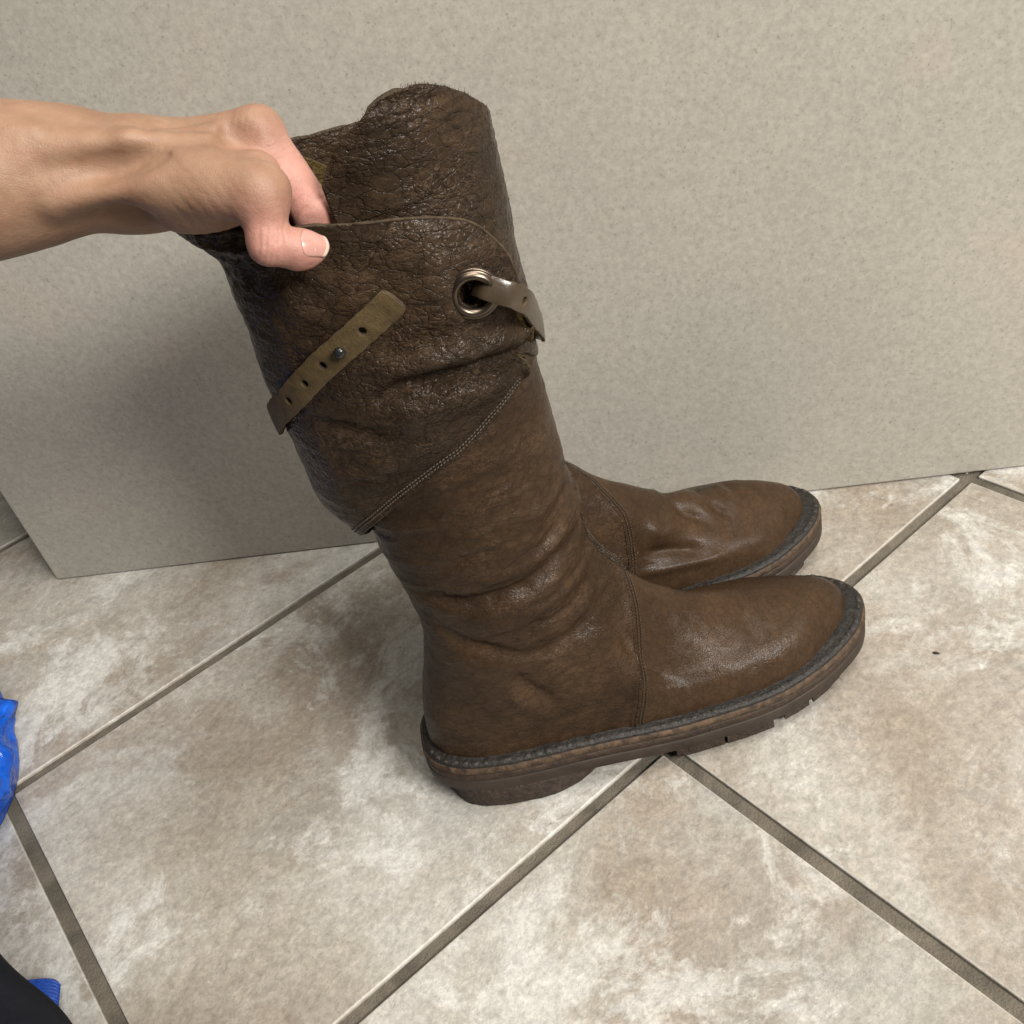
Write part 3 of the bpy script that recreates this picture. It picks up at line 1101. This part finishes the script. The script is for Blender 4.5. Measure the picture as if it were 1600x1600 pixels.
    make('rim_fibres', V_, F_, MAT['suede'], o, kind='stuff')
    return P, N, phi, eye


def ribbon(name, path, nrm, width, thick, mat, root, holes=(), tip=True, hole_r=0.0017, start_square=True):
    """flat strap along a 3D path; real holes"""
    L = np.r_[0, np.cumsum(np.linalg.norm(np.diff(path, axis=0), axis=1))]
    tot = L[-1]
    hw = width / 2
    n = max(12, int(tot / 0.0022))
    xs = np.linspace(0, tot - (0.004 if tip else 0), n)
    rr = random.Random(11)
    wob = lambda: rr.uniform(-.00022, .00022)
    bd = [(x, -hw + wob()) for x in xs]
    if tip:
        bd += [(tot - 0.0018, -hw * .97), (tot - .0008, -hw * .86), (tot - .0002, -hw * .55), (tot, hw * .1), (tot - .0004, hw * .6), (tot - .0012, hw * .88), (tot - .0024, hw * .98)]
    bd += [(x, hw + wob()) for x in xs[::-1]]
    verts = [Vector(p) for p in bd]
    faces_in = [list(range(len(bd)))]
    hl = []
    for hs in holes:
        k0 = len(verts)
        hv = [(hs + hole_r * math.cos(a), hole_r * math.sin(a)) for a in np.linspace(0, 2 * math.pi, 14, endpoint=False)]
        verts += [Vector(p) for p in hv]
        faces_in.append(list(range(k0, k0 + 14)))
        hl.append(hs)
    for x in xs[1:-1]:
        for y in (-.6, -.2, .2, .6):
            p = (x, y * hw)
            if all(math.hypot(p[0] - hs, p[1]) > hole_r * 1.3 for hs in hl):
                verts.append(Vector(p))
    edges = []
    res = delaunay_2d_cdt(verts, edges, faces_in, 1, 1e-7)
    vo, fo = res[0], res[2]
    keep = []
    for f in fo:
        c = sum((vo[i] for i in f), Vector((0, 0))) / len(f)
        if any(math.hypot(c.x - hs, c.y) < hole_r * .97 for hs in hl):
            continue
        keep.append(tuple(f))
    T = np.gradient(path, axis=0)
    T /= np.linalg.norm(T, axis=1)[:, None]
    W_ = np.cross(nrm, T)
    W_ /= np.linalg.norm(W_, axis=1)[:, None]
    V3 = []
    for q in vo:
        s = min(max(q.x, 0), tot)
        p = np.array([np.interp(s, L, path[:, k]) for k in range(3)])
        wv = np.array([np.interp(s, L, W_[:, k]) for k in range(3)])
        nv = np.array([np.interp(s, L, nrm[:, k]) for k in range(3)])
        V3.append(p + wv * q.y - nv * 0.35 * (q.y / hw) ** 2 * 0.0012)
    o = make(name, V3, keep, mat, root)
    sd = o.modifiers.new('thickness', 'SOLIDIFY')
    sd.thickness = thick
    sd.offset = 0
    sd.material_offset_rim = 1
    bvm = o.modifiers.new('bevel', 'BEVEL')
    bvm.width = 0.0004
    bvm.segments = 2
    bvm.limit_method = 'ANGLE'
    bvm.angle_limit = 0.9
    return o


def wrap_path(pts, extra, n=90):
    """pts: (phi, z, extra offset) -> path + outward normals over the rolled sheet"""
    c = open_curve(np.array(pts, float), n)
    Pp = wrap_point(c[:, 0], c[:, 1], np.full(n, .6), c[:, 2] + extra)
    e = 1e-3
    a = wrap_point(c[:, 0] + 1.5, c[:, 1], np.full(n, .6), c[:, 2] + extra)
    b = wrap_point(c[:, 0], c[:, 1] + .002, np.full(n, .6), c[:, 2] + extra)
    N = np.cross(a - Pp, b - Pp)
    N /= np.linalg.norm(N, axis=1)[:, None]
    return Pp, N


def build_near_boot():
    root = empty('boot', (-.14298, .37007, 0), math.radians(14))
    build_lower(root, False, 520, 190, 150, FOLDS, VAMP_FOLDS)
    build_sole(root, False)
    P, N, phi, eye = build_wrap(root)
    # eyelet
    n = wrap_path([(EYE_PHI - 14, EYE_Z, 0), (EYE_PHI - 12, EYE_Z, 0)], 0, 8)[1][3]
    zax = Vector(n)
    Q = zax.to_track_quat('Z', 'Y').to_matrix()
    prof = [(.0050, -.0030), (.0049, -.0004), (.0053, .0012), (.0062, .0023), (.0074, .0028), (.0086, .0024), (.0096, .0012),
            (.0101, .0004), (.0106, .0006), (.0111, .0003), (.0113, -.0006)]
    prof = [(.0060 + (a - .0050) * .80, b * .9 + .0016) for a, b in prof]
    vs_, m = [], 64
    for r_, h in prof:
        for k in range(m):
            a = 2 * math.pi * k / m
            p = Q @ Vector((r_ * math.cos(a), r_ * math.sin(a), h)) + Vector(eye)
            vs_.append(tuple(p))
    make('eyelet', vs_, grid_faces(len(prof), m, True), MAT['metal'], root)
    # strap through the eyelet, round the front of the shaft
    ex = 0.0017
    pp, nn = wrap_path([(-63.0, .3478, .0165), (-58.5, .3438, .0206), (-53.0, .3372, .0196), (-45, .3275, .0134), (-34, .3160, .0072), (-20, .3040, .0036), (-5, .2940, .0018),
                        (30, .2800, .0020), (75, .2780, .0020), (110, .278, .0022)], ex, 120)
    # tuck the start of the strap down through the ring
    pre = []
    e3 = np.array(eye)
    t0 = (pp[6] - pp[0]) / np.linalg.norm(pp[6] - pp[0])
    for a in np.linspace(math.pi * .52, 0.08, 10):
        pre.append(pp[0] - t0 * 0.0024 * math.sin(a) - nn[0] * 0.0030 * (1 - math.cos(a)))
    pre = [pre[0] - nn[0] * .006, pre[0] - nn[0] * .003] + pre
    path = np.vstack([np.array(pre), pp])
    T = np.gradient(path, axis=0)
    T /= np.linalg.norm(T, axis=1)[:, None]
    w0 = np.cross(nn[0], t0)
    Wd = np.vstack([np.repeat(w0[None], len(pre), 0), np.cross(nn, T[len(pre):])])
    nr = np.cross(T, Wd)
    nr /= np.linalg.norm(nr, axis=1)[:, None]
    L = np.r_[0, np.cumsum(np.linalg.norm(np.diff(path, axis=0), axis=1))]
    hs = L[np.argmin(np.abs(path[:, 0] - .0845) + (path[:, 1] > .02) * 9)]
    s1 = ribbon('strap', path, nr, .0102, .0019, [MAT['strap_grain'], MAT['strap_rough']], root, holes=[hs], tip=False)
    s1['label'] = 'smooth taupe strap end threaded through the metal eyelet'
    # strap tail with punched holes round the back, on the near side
    pp, nn = wrap_path([(110, .278, .0022), (140, .2765, .0024), (165, .2790, .0028), (188, .2860, .0030), (206, .3000, .0034), (222, .3135, .0032), (238, .3290, .0030), (252, .3410, .0036),
                        (262, .3500, .0045), (267.0, .3560, .0062)], 0.0004, 140)
    L = np.r_[0, np.cumsum(np.linalg.norm(np.diff(pp, axis=0), axis=1))]
    hs = []
    for uu in (.0180, -.0026, -.0128, -.0236):
        k = np.argmin(np.abs(pp[:, 0] - uu) + (pp[:, 1] > .03) * 9)
        hs.append(L[k])
    s2 = ribbon('strap', pp, nn, .0127, .0022, [MAT['strap_rough'], MAT['edge']], root, holes=hs)
    s2['label'] = 'olive brown strap tail with punched holes'
    k = np.argmin(np.abs(pp[:, 0] - .0080) + (pp[:, 1] > .03) * 9)
    c, nv = pp[k], nn[k]
    prof = [(.0008, -.001), (.0009, .0010), (.0016, .0014), (.0020, .0022), (.0019, .0031), (.0013, .0038), (.0005, .0041), (0.00002, .0042)]
    Q = Vector(nv).to_track_quat('Z', 'Y').to_matrix()
    vs_, m = [], 24
    for r_, h in prof:
        for j in range(m):
            a = 2 * math.pi * j / m
            vs_.append(tuple(Q @ Vector((r_ * 1.25 * math.cos(a), r_ * 1.25 * math.sin(a), h * 1.15 + .0008)) + Vector(c)))
    make('stud', vs_, grid_faces(len(prof), m, True), MAT['stud'], s2)
    tag(root, 'tall brown leather boot with eyelet and strap, held upright in front of its pair', 'boot', 'pair of brown leather boots')
    return root


near_boot = build_near_boot()


# ------------------------------------------------------------------ far boot: the other of the pair, shaft slumped behind the near one
def build_far_boot():
    root = empty('boot', (FARX, FARY, 0), math.radians(FARYAW))
    build_lower(root, True, 320, 120, 60, [], FAR_FOLDS, shaft=False, lean=.30, side=.020)
    build_sole(root, True)
    # slumped shaft: sagging rings above the ankle, leaning back
    nphi, nz = 200, 120
    ph = np.linspace(0, 2 * np.pi, nphi, endpoint=False)
    t = np.linspace(0, 1, nz)[:, None]
    zs = seam_ring(np.degrees(ph)) - .012
    ztop = .371 + .010 * np.sin(ph) + .004 * np.cos(ph - 2.6) + .002 * np.sin(3 * ph)
    Z = zs + (ztop - zs) * t
    U, V = slice_pt(LOW, np.broadcast_to(ph, Z.shape), np.minimum(Z, .30))
    sag = 0.0035 * np.sin(t * 19 + 1.3 * np.sin(ph)) * sstep(0, .12, t) * (1 - .5 * t)
    lean = 0.30 * lean_h(Z)
    U = C0[0] + (U - C0[0]) * (1.0 + .02 * t) - lean + np.cos(ph) * (sag + .0015)
    V = C0[1] + (V - C0[1]) * (0.80 - .62 * sstep(.25, .355, Z)) + np.sin(ph) * (sag + .0015) - .020 * sstep(.10, .21, Z) - .10 * np.maximum(Z - .24, 0)
    P = np.stack([U, V, Z], -1)
    d = 0.0016 * fbm(P, (26, 26, 60), 3, 21) + 0.0008 * ridged(P, (60, 60, 140), 2, 22)
    P = P + np.stack([np.cos(ph) * np.ones_like(t), np.sin(ph) * np.ones_like(t), 0 * Z], -1) * d[..., None]
    F = grid_faces(nz, nphi, True)
    V_ = P.reshape(-1, 3)
    o = mk('wrap_panel', V_, F, [MAT['wrap'], MAT['suede'], MAT['edge']], root, True)
    sd = o.modifiers.new('thickness', 'SOLIDIFY')
    sd.thickness = 0.0022
    sd.offset = -1
    sd.material_offset = 1
    sd.material_offset_rim = 2
    tag(root, 'brown leather boot standing behind the held one, only its creased foot in view', 'boot', 'pair of brown leather boots')
    return root


FARX, FARY, FARYAW = -.134, .449, 27.0
far_boot = build_far_boot()
# ================================================================== hand and forearm
YAW = math.radians(14)
BM = np.array([[math.cos(YAW), -math.sin(YAW), 0], [math.sin(YAW), math.cos(YAW), 0], [0, 0, 1]])
BO = np.array([-.14298, .37007, 0])


def b2w(p):
    return np.asarray(p) @ BM.T + BO


def round_cone(X, a, b, r1, r2):
    a, b = np.asarray(a, np.float32), np.asarray(b, np.float32)
    ba = b - a
    l2 = float(ba @ ba)
    rr = r1 - r2
    a2 = l2 - rr * rr
    il2 = 1.0 / l2
    pa = X - a
    y = pa @ ba
    z = y - l2
    d = pa * l2 - y[..., None] * ba
    x2 = np.einsum('...i,...i->...', d, d)
    y2 = y * y * l2
    z2 = z * z * l2
    k = np.sign(rr) * rr * rr * x2
    out = (np.sqrt(x2 * a2 * il2) + y * rr) * il2 - r1
    m1 = np.sign(z) * a2 * z2 > k
    m2 = np.sign(y) * a2 * y2 < k
    out = np.where(m2, np.sqrt(x2 + y2) * il2 - r1, out)
    out = np.where(m1, np.sqrt(x2 + z2) * il2 - r2, out)
    return out


def ellipsoid(X, c, r):
    q = (X - np.asarray(c, np.float32)) / np.asarray(r, np.float32)
    k0 = np.sqrt(np.einsum('...i,...i->...', q, q))
    q2 = q / np.asarray(r, np.float32)
    k1 = np.sqrt(np.einsum('...i,...i->...', q2, q2)) + 1e-9
    return k0 * (k0 - 1.0) / k1


def smin(a, b, k):
    h = np.clip(0.5 + 0.5 * (b - a) / k, 0, 1)
    return b + (a - b) * h - k * h * (1 - h)


def smax(a, b, k):
    return -smin(-a, -b, k)


IDX = [(.0000, .0215, .4172), (.0125, .0030, .3890), (.0100, .0005, .3700), (.0010, .0020, .3600)]
MIDF = [(-.0060, .0400, .4120), (.0065, .0280, .3850), (.0060, .0190, .3690), (.0000, .0140, .3600)]
RING = [(-.0110, .0560, .4060), (.0010, .0460, .3810), (.0000, .0360, .3660), (-.0050, .0300, .3590)]
LITT = [(-.0180, .0700, .4020), (-.0050, .0620, .3800), (-.0050, .0530, .3660), (-.0090, .0460, .3600)]
TH_T, TH_I, TH_M, TH_C = (.0092, -.0250, .3840), (-.0042, -.0285, .3912), (-.0015, -.0205, .4075), (-.0340, -.0040, .4150)


def hand_sdf(X):
    # forearm and wrist (flattened: two parallel masses)
    d = round_cone(X, (-.0514, .0200, .4175), (-.0790, .0250, .4220), .0188, .0220)
    d = smin(d, round_cone(X, (-.0790, .0250, .4220), (-.1030, .0215, .4260), .0220, .0250), .012)
    d = smin(d, round_cone(X, (-.1030, .0215, .4260), (-.1700, -.0060, .4310), .0250, .0310), .015)
    d = smin(d, round_cone(X, (-.0560, .0400, .4110), (-.1000, .0420, .4180), .0165, .0215), .014)
    d = smin(d, round_cone(X, (-.1000, .0420, .4180), (-.1700, .0200, .4250), .0215, .0280), .014)
    # carpus and metacarpals
    d = smin(d, round_cone(X, (-.0470, .0220, .4150), (.0000, .0215, .4172), .0160, .0096), .010)
    d = smin(d, round_cone(X, (-.0480, .0330, .4130), (-.0060, .0400, .4120), .0150, .0098), .010)
    d = smin(d, round_cone(X, (-.0500, .0430, .4080), (-.0110, .0560, .4060), .0150, .0095), .010)
    d = smin(d, round_cone(X, (-.0520, .0500, .4030), (-.0180, .0700, .4020), .0145, .0090), .010)
    # palm mass and heel of the hand
    d = smin(d, ellipsoid(X, (-.0300, .0300, .4010), (.028, .028, .012)), .010)
    d = smin(d, ellipsoid(X, (-.0560, .0240, .4030), (.0150, .0150, .0100)), .008)
    # thumb column
    d = smin(d, round_cone(X, TH_C, TH_M, .0128, .0108), .009)
    d = smin(d, ellipsoid(X, (-.0160, -.0010, .4090), (.022, .0125, .0125)), .009)          # first web muscle
    d = smin(d, ellipsoid(X, (-.0230, .0020, .4020), (.021, .0130, .0095)), .008)          # thenar
    # fingers
    for f, r in ((IDX, (.0098, .0083, .0075, .0064)), (MIDF, (.0098, .0086, .0078, .0066)), (RING, (.0094, .0082, .0074, .0064)), (LITT, (.0088, .0072, .0066, .0058))):
        e = round_cone(X, f[0], f[1], r[0] * .93, r[1])
        e = smin(e, round_cone(X, f[1], f[2], r[1], r[2]), .003)
        e = smin(e, round_cone(X, f[2], f[3], r[2], r[3]), .003)
        d = smin(d, e, .0045)
    # knuckle of the index finger
    d = smin(d, ellipsoid(X, (-.0008, .0190, .4185), (.0080, .0080, .0076)), .005)
    # thumb phalanges
    e = round_cone(X, TH_M, TH_I, .0094, .0068)
    e = smin(e, round_cone(X, TH_I, (.0042, -.0268, .3866), .0069, .0071), .004)
    e = smin(e, ellipsoid(X, (.0072, -.0256, .3845), (.0088, .0064, .0068)), .004)
    d = smin(d, e, .005)
    # wrist tendons and the hollow between them
    d = smin(d, round_cone(X, (-.0800, .0085, .4360), (-.0440, .0040, .4290), .0038, .0032), .010)
    d = smin(d, round_cone(X, (-.0440, .0040, .4290), (-.0120, .0060, .4215), .0034, .0026), .007)
    d = smin(d, round_cone(X, (-.0760, .0010, .4180), (-.0380, -.0105, .4175), .0044, .0038), .010)
    d = smin(d, round_cone(X, (-.1100, .0120, .4480), (-.0760, .0080, .4405), .0022, .0020), .005)
    d = smin(d, round_cone(X, (-.0330, .0105, .4265), (-.0140, .0125, .4250), .0018, .0014), .005)
    d = smax(d, -ellipsoid(X, (-.0500, -.0072, .4258), (.0180, .0070, .0036)), .008)
    d = smax(d, -ellipsoid(X, (-.0060, .0030, .4225), (.0065, .0075, .0040)), .006)
    return d


def surface_nets(fn, lo, hi, h):
    lo, hi = np.array(lo), np.array(hi)
    n = np.ceil((hi - lo) / h).astype(int) + 1
    ax = [lo[k] + h * np.arange(n[k]) for k in range(3)]
    D = np.empty(n, np.float32)
    c4 = [lo[k] + h * (4 * np.arange((n[k] + 3) // 4) + 1.5) for k in range(3)]      # coarse pass first
    Dc = fn(np.stack(np.meshgrid(*c4, indexing='ij'), -1).astype(np.float32))
    for k in range(3):
        Dc = np.repeat(Dc, 4, k)
    Dc = Dc[:n[0], :n[1], :n[2]]
    D[:] = Dc
    near_ = np.argwhere(np.abs(Dc) < 4.6 * h + .002)
    for i in range(0, len(near_), 150000):
        q = near_[i:i + 150000]
        D[tuple(q.T)] = fn((lo + h * q).astype(np.float32))
    S = D < 0
    m = n - 1
    cnt = np.zeros(m, np.int32)
    pos = np.zeros((*m, 3), np.float64)
    corners = [(a, b, c) for a in (0, 1) for b in (0, 1) for c in (0, 1)]
    sl = lambda o_: tuple(slice(o_[k], o_[k] + m[k]) for k in range(3))
    for a in corners:
        for k in range(3):
            if a[k]:
                continue
            b = list(a)
            b[k] = 1
            da, db = D[sl(a)], D[sl(b)]
            cr = (da < 0) != (db < 0)
            t = np.where(cr, da / np.where(cr, da - db, 1), 0)
            for q in range(3):
                pos[..., q] += np.where(cr, a[q] + (t if q == k else 0), 0)
            cnt += cr
    act = cnt > 0
    idx = np.full(m, -1, np.int64)
    idx[act] = np.arange(act.sum())
    cell = np.argwhere(act)
    V = lo + h * (cell + pos[act] / cnt[act][:, None])
    F = []
    for k in range(3):
        a, b = [q for q in range(3) if q != k]
        s0 = [slice(None)] * 3
        s1 = [slice(None)] * 3
        s0[k], s1[k] = slice(0, n[k] - 1), slice(1, n[k])
        cr = S[tuple(s0)] != S[tuple(s1)]
        e = np.argwhere(cr)
        ok = (e[:, a] > 0) & (e[:, b] > 0) & (e[:, a] < m[a]) & (e[:, b] < m[b])
        e = e[ok]
        ins = S[tuple(e.T)]
        da, db = np.zeros(3, int), np.zeros(3, int)
        da[a], db[b] = 1, 1
        q = np.stack([idx[tuple((e - da - db).T)], idx[tuple((e - db).T)], idx[tuple(e.T)], idx[tuple((e - da).T)]], 1)
        fl_ = ins if k != 1 else ~ins
        q[~fl_] = q[~fl_][:, ::-1]
        F.append(q)
    return V, np.vstack(F)


HV, HF = surface_nets(hand_sdf, (-.205, -.045, .345), (.030, .095, .468), .00085)
# close smoothing, then small skin relief along the gradient
g = np.stack([hand_sdf((HV + np.eye(3)[k] * 5e-4).astype(np.float32)) - hand_sdf((HV - np.eye(3)[k] * 5e-4).astype(np.float32)) for k in range(3)], 1)
g /= np.linalg.norm(g, axis=1)[:, None] + 1e-9
HV = HV - g * hand_sdf(HV.astype(np.float32))[:, None]
disp = 0.00022 * fbm(HV, 60, 3, 31)


def wrinkle(c, axis, along, n, gap, depth, rad):
    """a few parallel skin creases round a joint"""
    axis = np.asarray(axis) / np.linalg.norm(axis)
    q = HV - np.asarray(c)
    s_ = q @ axis + 0.0006 * fbm(HV, 300, 2, 33)
    w_ = np.exp(-(np.linalg.norm(q, axis=1) / rad) ** 2)
    o_ = 0
    for k in range(n):
        o_ = o_ - depth * np.exp(-((s_ - (k - (n - 1) / 2) * gap) / (gap * .22)) ** 2)
    return o_ * w_


tdir = np.array(TH_T) - np.array(TH_I)
disp = disp + wrinkle((-.0020, -.0345, .3930), tdir, 0, 5, .0022, .00060, .0080)        # thumb joint
disp = disp + wrinkle((.0120, -.0005, .3930), np.array(IDX[1]) - np.array(IDX[0]), 0, 2, .0042, .0006, .0080)  # index joint
disp = disp + wrinkle((.0050, .0090, .4090), np.array(IDX[1]) - np.array(IDX[0]), 0, 4, .0026, .00050, .009)
disp = disp + wrinkle((-.0200, -.0120, .4030), (1, .25, .35), 0, 9, .0036, .00028, .0150)   # thenar skin lines
disp = disp + wrinkle((-.0020, .0150, .4250), (1, -.2, -.5), 0, 5, .0026, .00018, .009)      # knuckle
disp = disp + 0.00006 * ridged(HV @ np.array([[1, 0, .5], [0, 1, 0], [-.5, 0, 1]]), (160, 420, 420), 2, 35)
HV = HV + g * disp[:, None]
person = make('person', b2w(HV), HF, MAT['skin'])
pk = np.zeros(len(HV))
for c, r in ((TH_T, .020), (IDX[1], .024), (IDX[2], .022), ((.008, .012, .400), .018), (TH_I, .016), ((-.003, -.026, .399), .011)):
    pk = np.maximum(pk, np.exp(-(np.linalg.norm(HV - np.array(c), axis=1) / r) ** 2))
at = person.data.attributes.new('pink', 'FLOAT', 'POINT')
at.data.foreach_set('value', pk.astype(np.float32))
person.data.polygons.foreach_set('use_smooth', [True] * len(person.data.polygons))
tag(person, 'bare left hand and forearm reaching in from the left, gripping the boot top', 'person')


# thumb nail: a curved plate laid on the last joint, facing up and out
def nail():
    ax_ = tdir / np.linalg.norm(tdir)
    fc = NAIL_DIR / np.linalg.norm(NAIL_DIR)
    fc = fc - ax_ * (fc @ ax_)
    fc /= np.linalg.norm(fc)
    sd = np.cross(ax_, fc)
    na, nb = 22, 17
    P = np.zeros((na, nb, 3))
    A_, B_ = np.meshgrid(np.linspace(-.0052, .0066, na), np.linspace(-1, 1, nb), indexing='ij')
    hw = .0050 * (1 - .12 * (A_ < -.003) * ((-A_ - .003) / .0022) ** 2)
    aa = A_ - np.where(A_ > 0, .0016, -.0016) * B_ * B_
    C_ = np.array(TH_T) + ax_ * (aa - .0005)[..., None]
    an = (B_ * hw / .0068)[..., None]
    dv_ = fc * np.cos(an) + sd * np.sin(an)
    P = C_ + dv_ * .016
    for _ in range(24):
        P = P - dv_ * (hand_sdf(P.astype(np.float32)) * .9)[..., None]
    P = P + dv_ * (.00030 - .00030 * (np.abs(B_) > .97) + .0004 * sstep(.003, .0066, A_))[..., None]
    # beyond the flesh the plate runs straight on
    for j in range(nb):
        for i in range(18, na):
            P[i, j] = P[i - 1, j] + (P[17, j] - P[15, j]) / 2 * .9
    F = grid_faces(na, nb)
    o = make('thumb_nail', b2w(P.reshape(-1, 3)), F, [MAT['nail'], MAT['nail_tip']], person)
    for p in o.data.polygons:
        if p.index // (nb - 1) >= 18:
            p.material_index = 1
    s_ = o.modifiers.new('thickness', 'SOLIDIFY')
    s_.thickness = .0003
    s_.offset = 0


NAIL_DIR = np.array([.06, -.66, .62])
nail()

# ================================================================== blue bag, its strap, dark trouser leg, crumb
def bag():
    n, m = 90, 160
    th = np.linspace(0, 2 * np.pi, m, endpoint=False)
    t = np.linspace(0, .97, n)[:, None]
    rad = .128 * np.cos(t * math.pi / 2) ** .55
    z = .105 * np.sin(t * math.pi / 2)
    V = np.stack([rad * np.cos(th), rad * np.sin(th), z + 0 * th], -1)
    d = .010 * fbm(V, 14, 2, 41) + .016 * ridged(V, 21, 2, 42) + .006 * ridged(V, 55, 2, 43)
    nr = np.stack([np.cos(th) * np.cos(t), np.sin(th) * np.cos(t), np.sin(t) + 0 * th], -1)
    V = V + nr * (d * sstep(-.05, .25, t))[..., None]
    root = empty('shopping_bag', (BAGX, BAGY, 0.0006))
    make('bag_body', V.reshape(-1, 3), list(map(tuple, grid_faces(n, m, True))) + [tuple(range(m))[::-1], tuple((n - 1) * m + k for k in range(m))], MAT['bag'], root)
    # webbing handle that runs out over the floor and folds back on itself
    path = open_curve([(-.545, .300, .060), (-.500, .262, .040), (-.455, .248, .014), (-.425, .2545, .0040), (-.405, .2590, .0030), (-.3950, .2610, .0042), (-.3915, .2622, .0085), (-.3965, .2630, .0125),
                       (-.410, .2620, .0140), (-.430, .2570, .0180)], 110)
    path = path - np.array([BAGX - .004, BAGY + .006, 0])
    T = np.gradient(path, axis=0)
    T /= np.linalg.norm(T, axis=1)[:, None]
    wdir = np.array([-.28, .95, .10])
    wdir /= np.linalg.norm(wdir)
    k_ = 33
    w_ = np.linspace(-1, 1, k_)
    Nn = np.cross(T, np.repeat(wdir[None], len(T), 0))
    Nn /= np.linalg.norm(Nn, axis=1)[:, None]
    rib = .0006 * np.abs(np.sin(np.arange(k_) * math.pi / 4))[None, :]
    V = path[:, None] + w_[None, :, None] * .0078 * wdir + Nn[:, None] * rib[..., None]
    o = make('handle', V.reshape(-1, 3), grid_faces(len(path), k_), MAT['blue_strap'], root)
    s_ = o.modifiers.new('thickness', 'SOLIDIFY')
    s_.thickness = .0016
    tag(root, 'crumpled blue woven plastic bag at the left edge of the picture', 'bag')


BAGX, BAGY = -.624, .380
bag()


def trouser():
    n, m = 120, 110
    axis = open_curve([(-.560, .350, .360), (-.451, .253, .310), (-.390, .199, .262), (-.341, .162, .223), (-.302, .131, .189), (-.266, .102, .155), (-.224, .064, .115), (-.19, .02, .07)], n) + np.array([-.0055, -.001, 0])
    rad = np.linspace(.064, .056, n)
    V, F = tube(axis, rad, m)
    q = V - np.repeat(axis, m, 0)
    nr = q / np.linalg.norm(q, axis=1)[:, None]
    V = V + nr * (.0030 * fbm(V, 14, 3, 51) + .0006 * ridged(V, (18, 30, 26), 2, 52))[:, None]
    o = make('trouser_leg', V, F, MAT['cloth'])
    tag(o, 'black cloth trouser leg bent at the knee, in the bottom left corner', 'trousers')


trouser()
bm = bmesh.new()
bmesh.ops.create_icosphere(bm, subdivisions=2, radius=.0012)
for v_ in bm.verts:
    k = 1 + .35 * math.sin(v_.co.x * 5200 + v_.co.z * 3100)
    v_.co = Vector((v_.co.x * 1.7 * k, v_.co.y * .8 * k, v_.co.z * .6 * k))
me = bpy.data.meshes.new('crumb')
bm.to_mesh(me)
bm.free()
me.materials.append(MAT['crumb'])
cr = bpy.data.objects.new('crumb', me)
COL.objects.link(cr)
cr.location = (.1451, .4655, .0011)
cr.rotation_euler = (0, 0, -.4)
tag(cr, 'tiny dark crumb of dirt on the pale floor tile right of the boots', 'crumb')
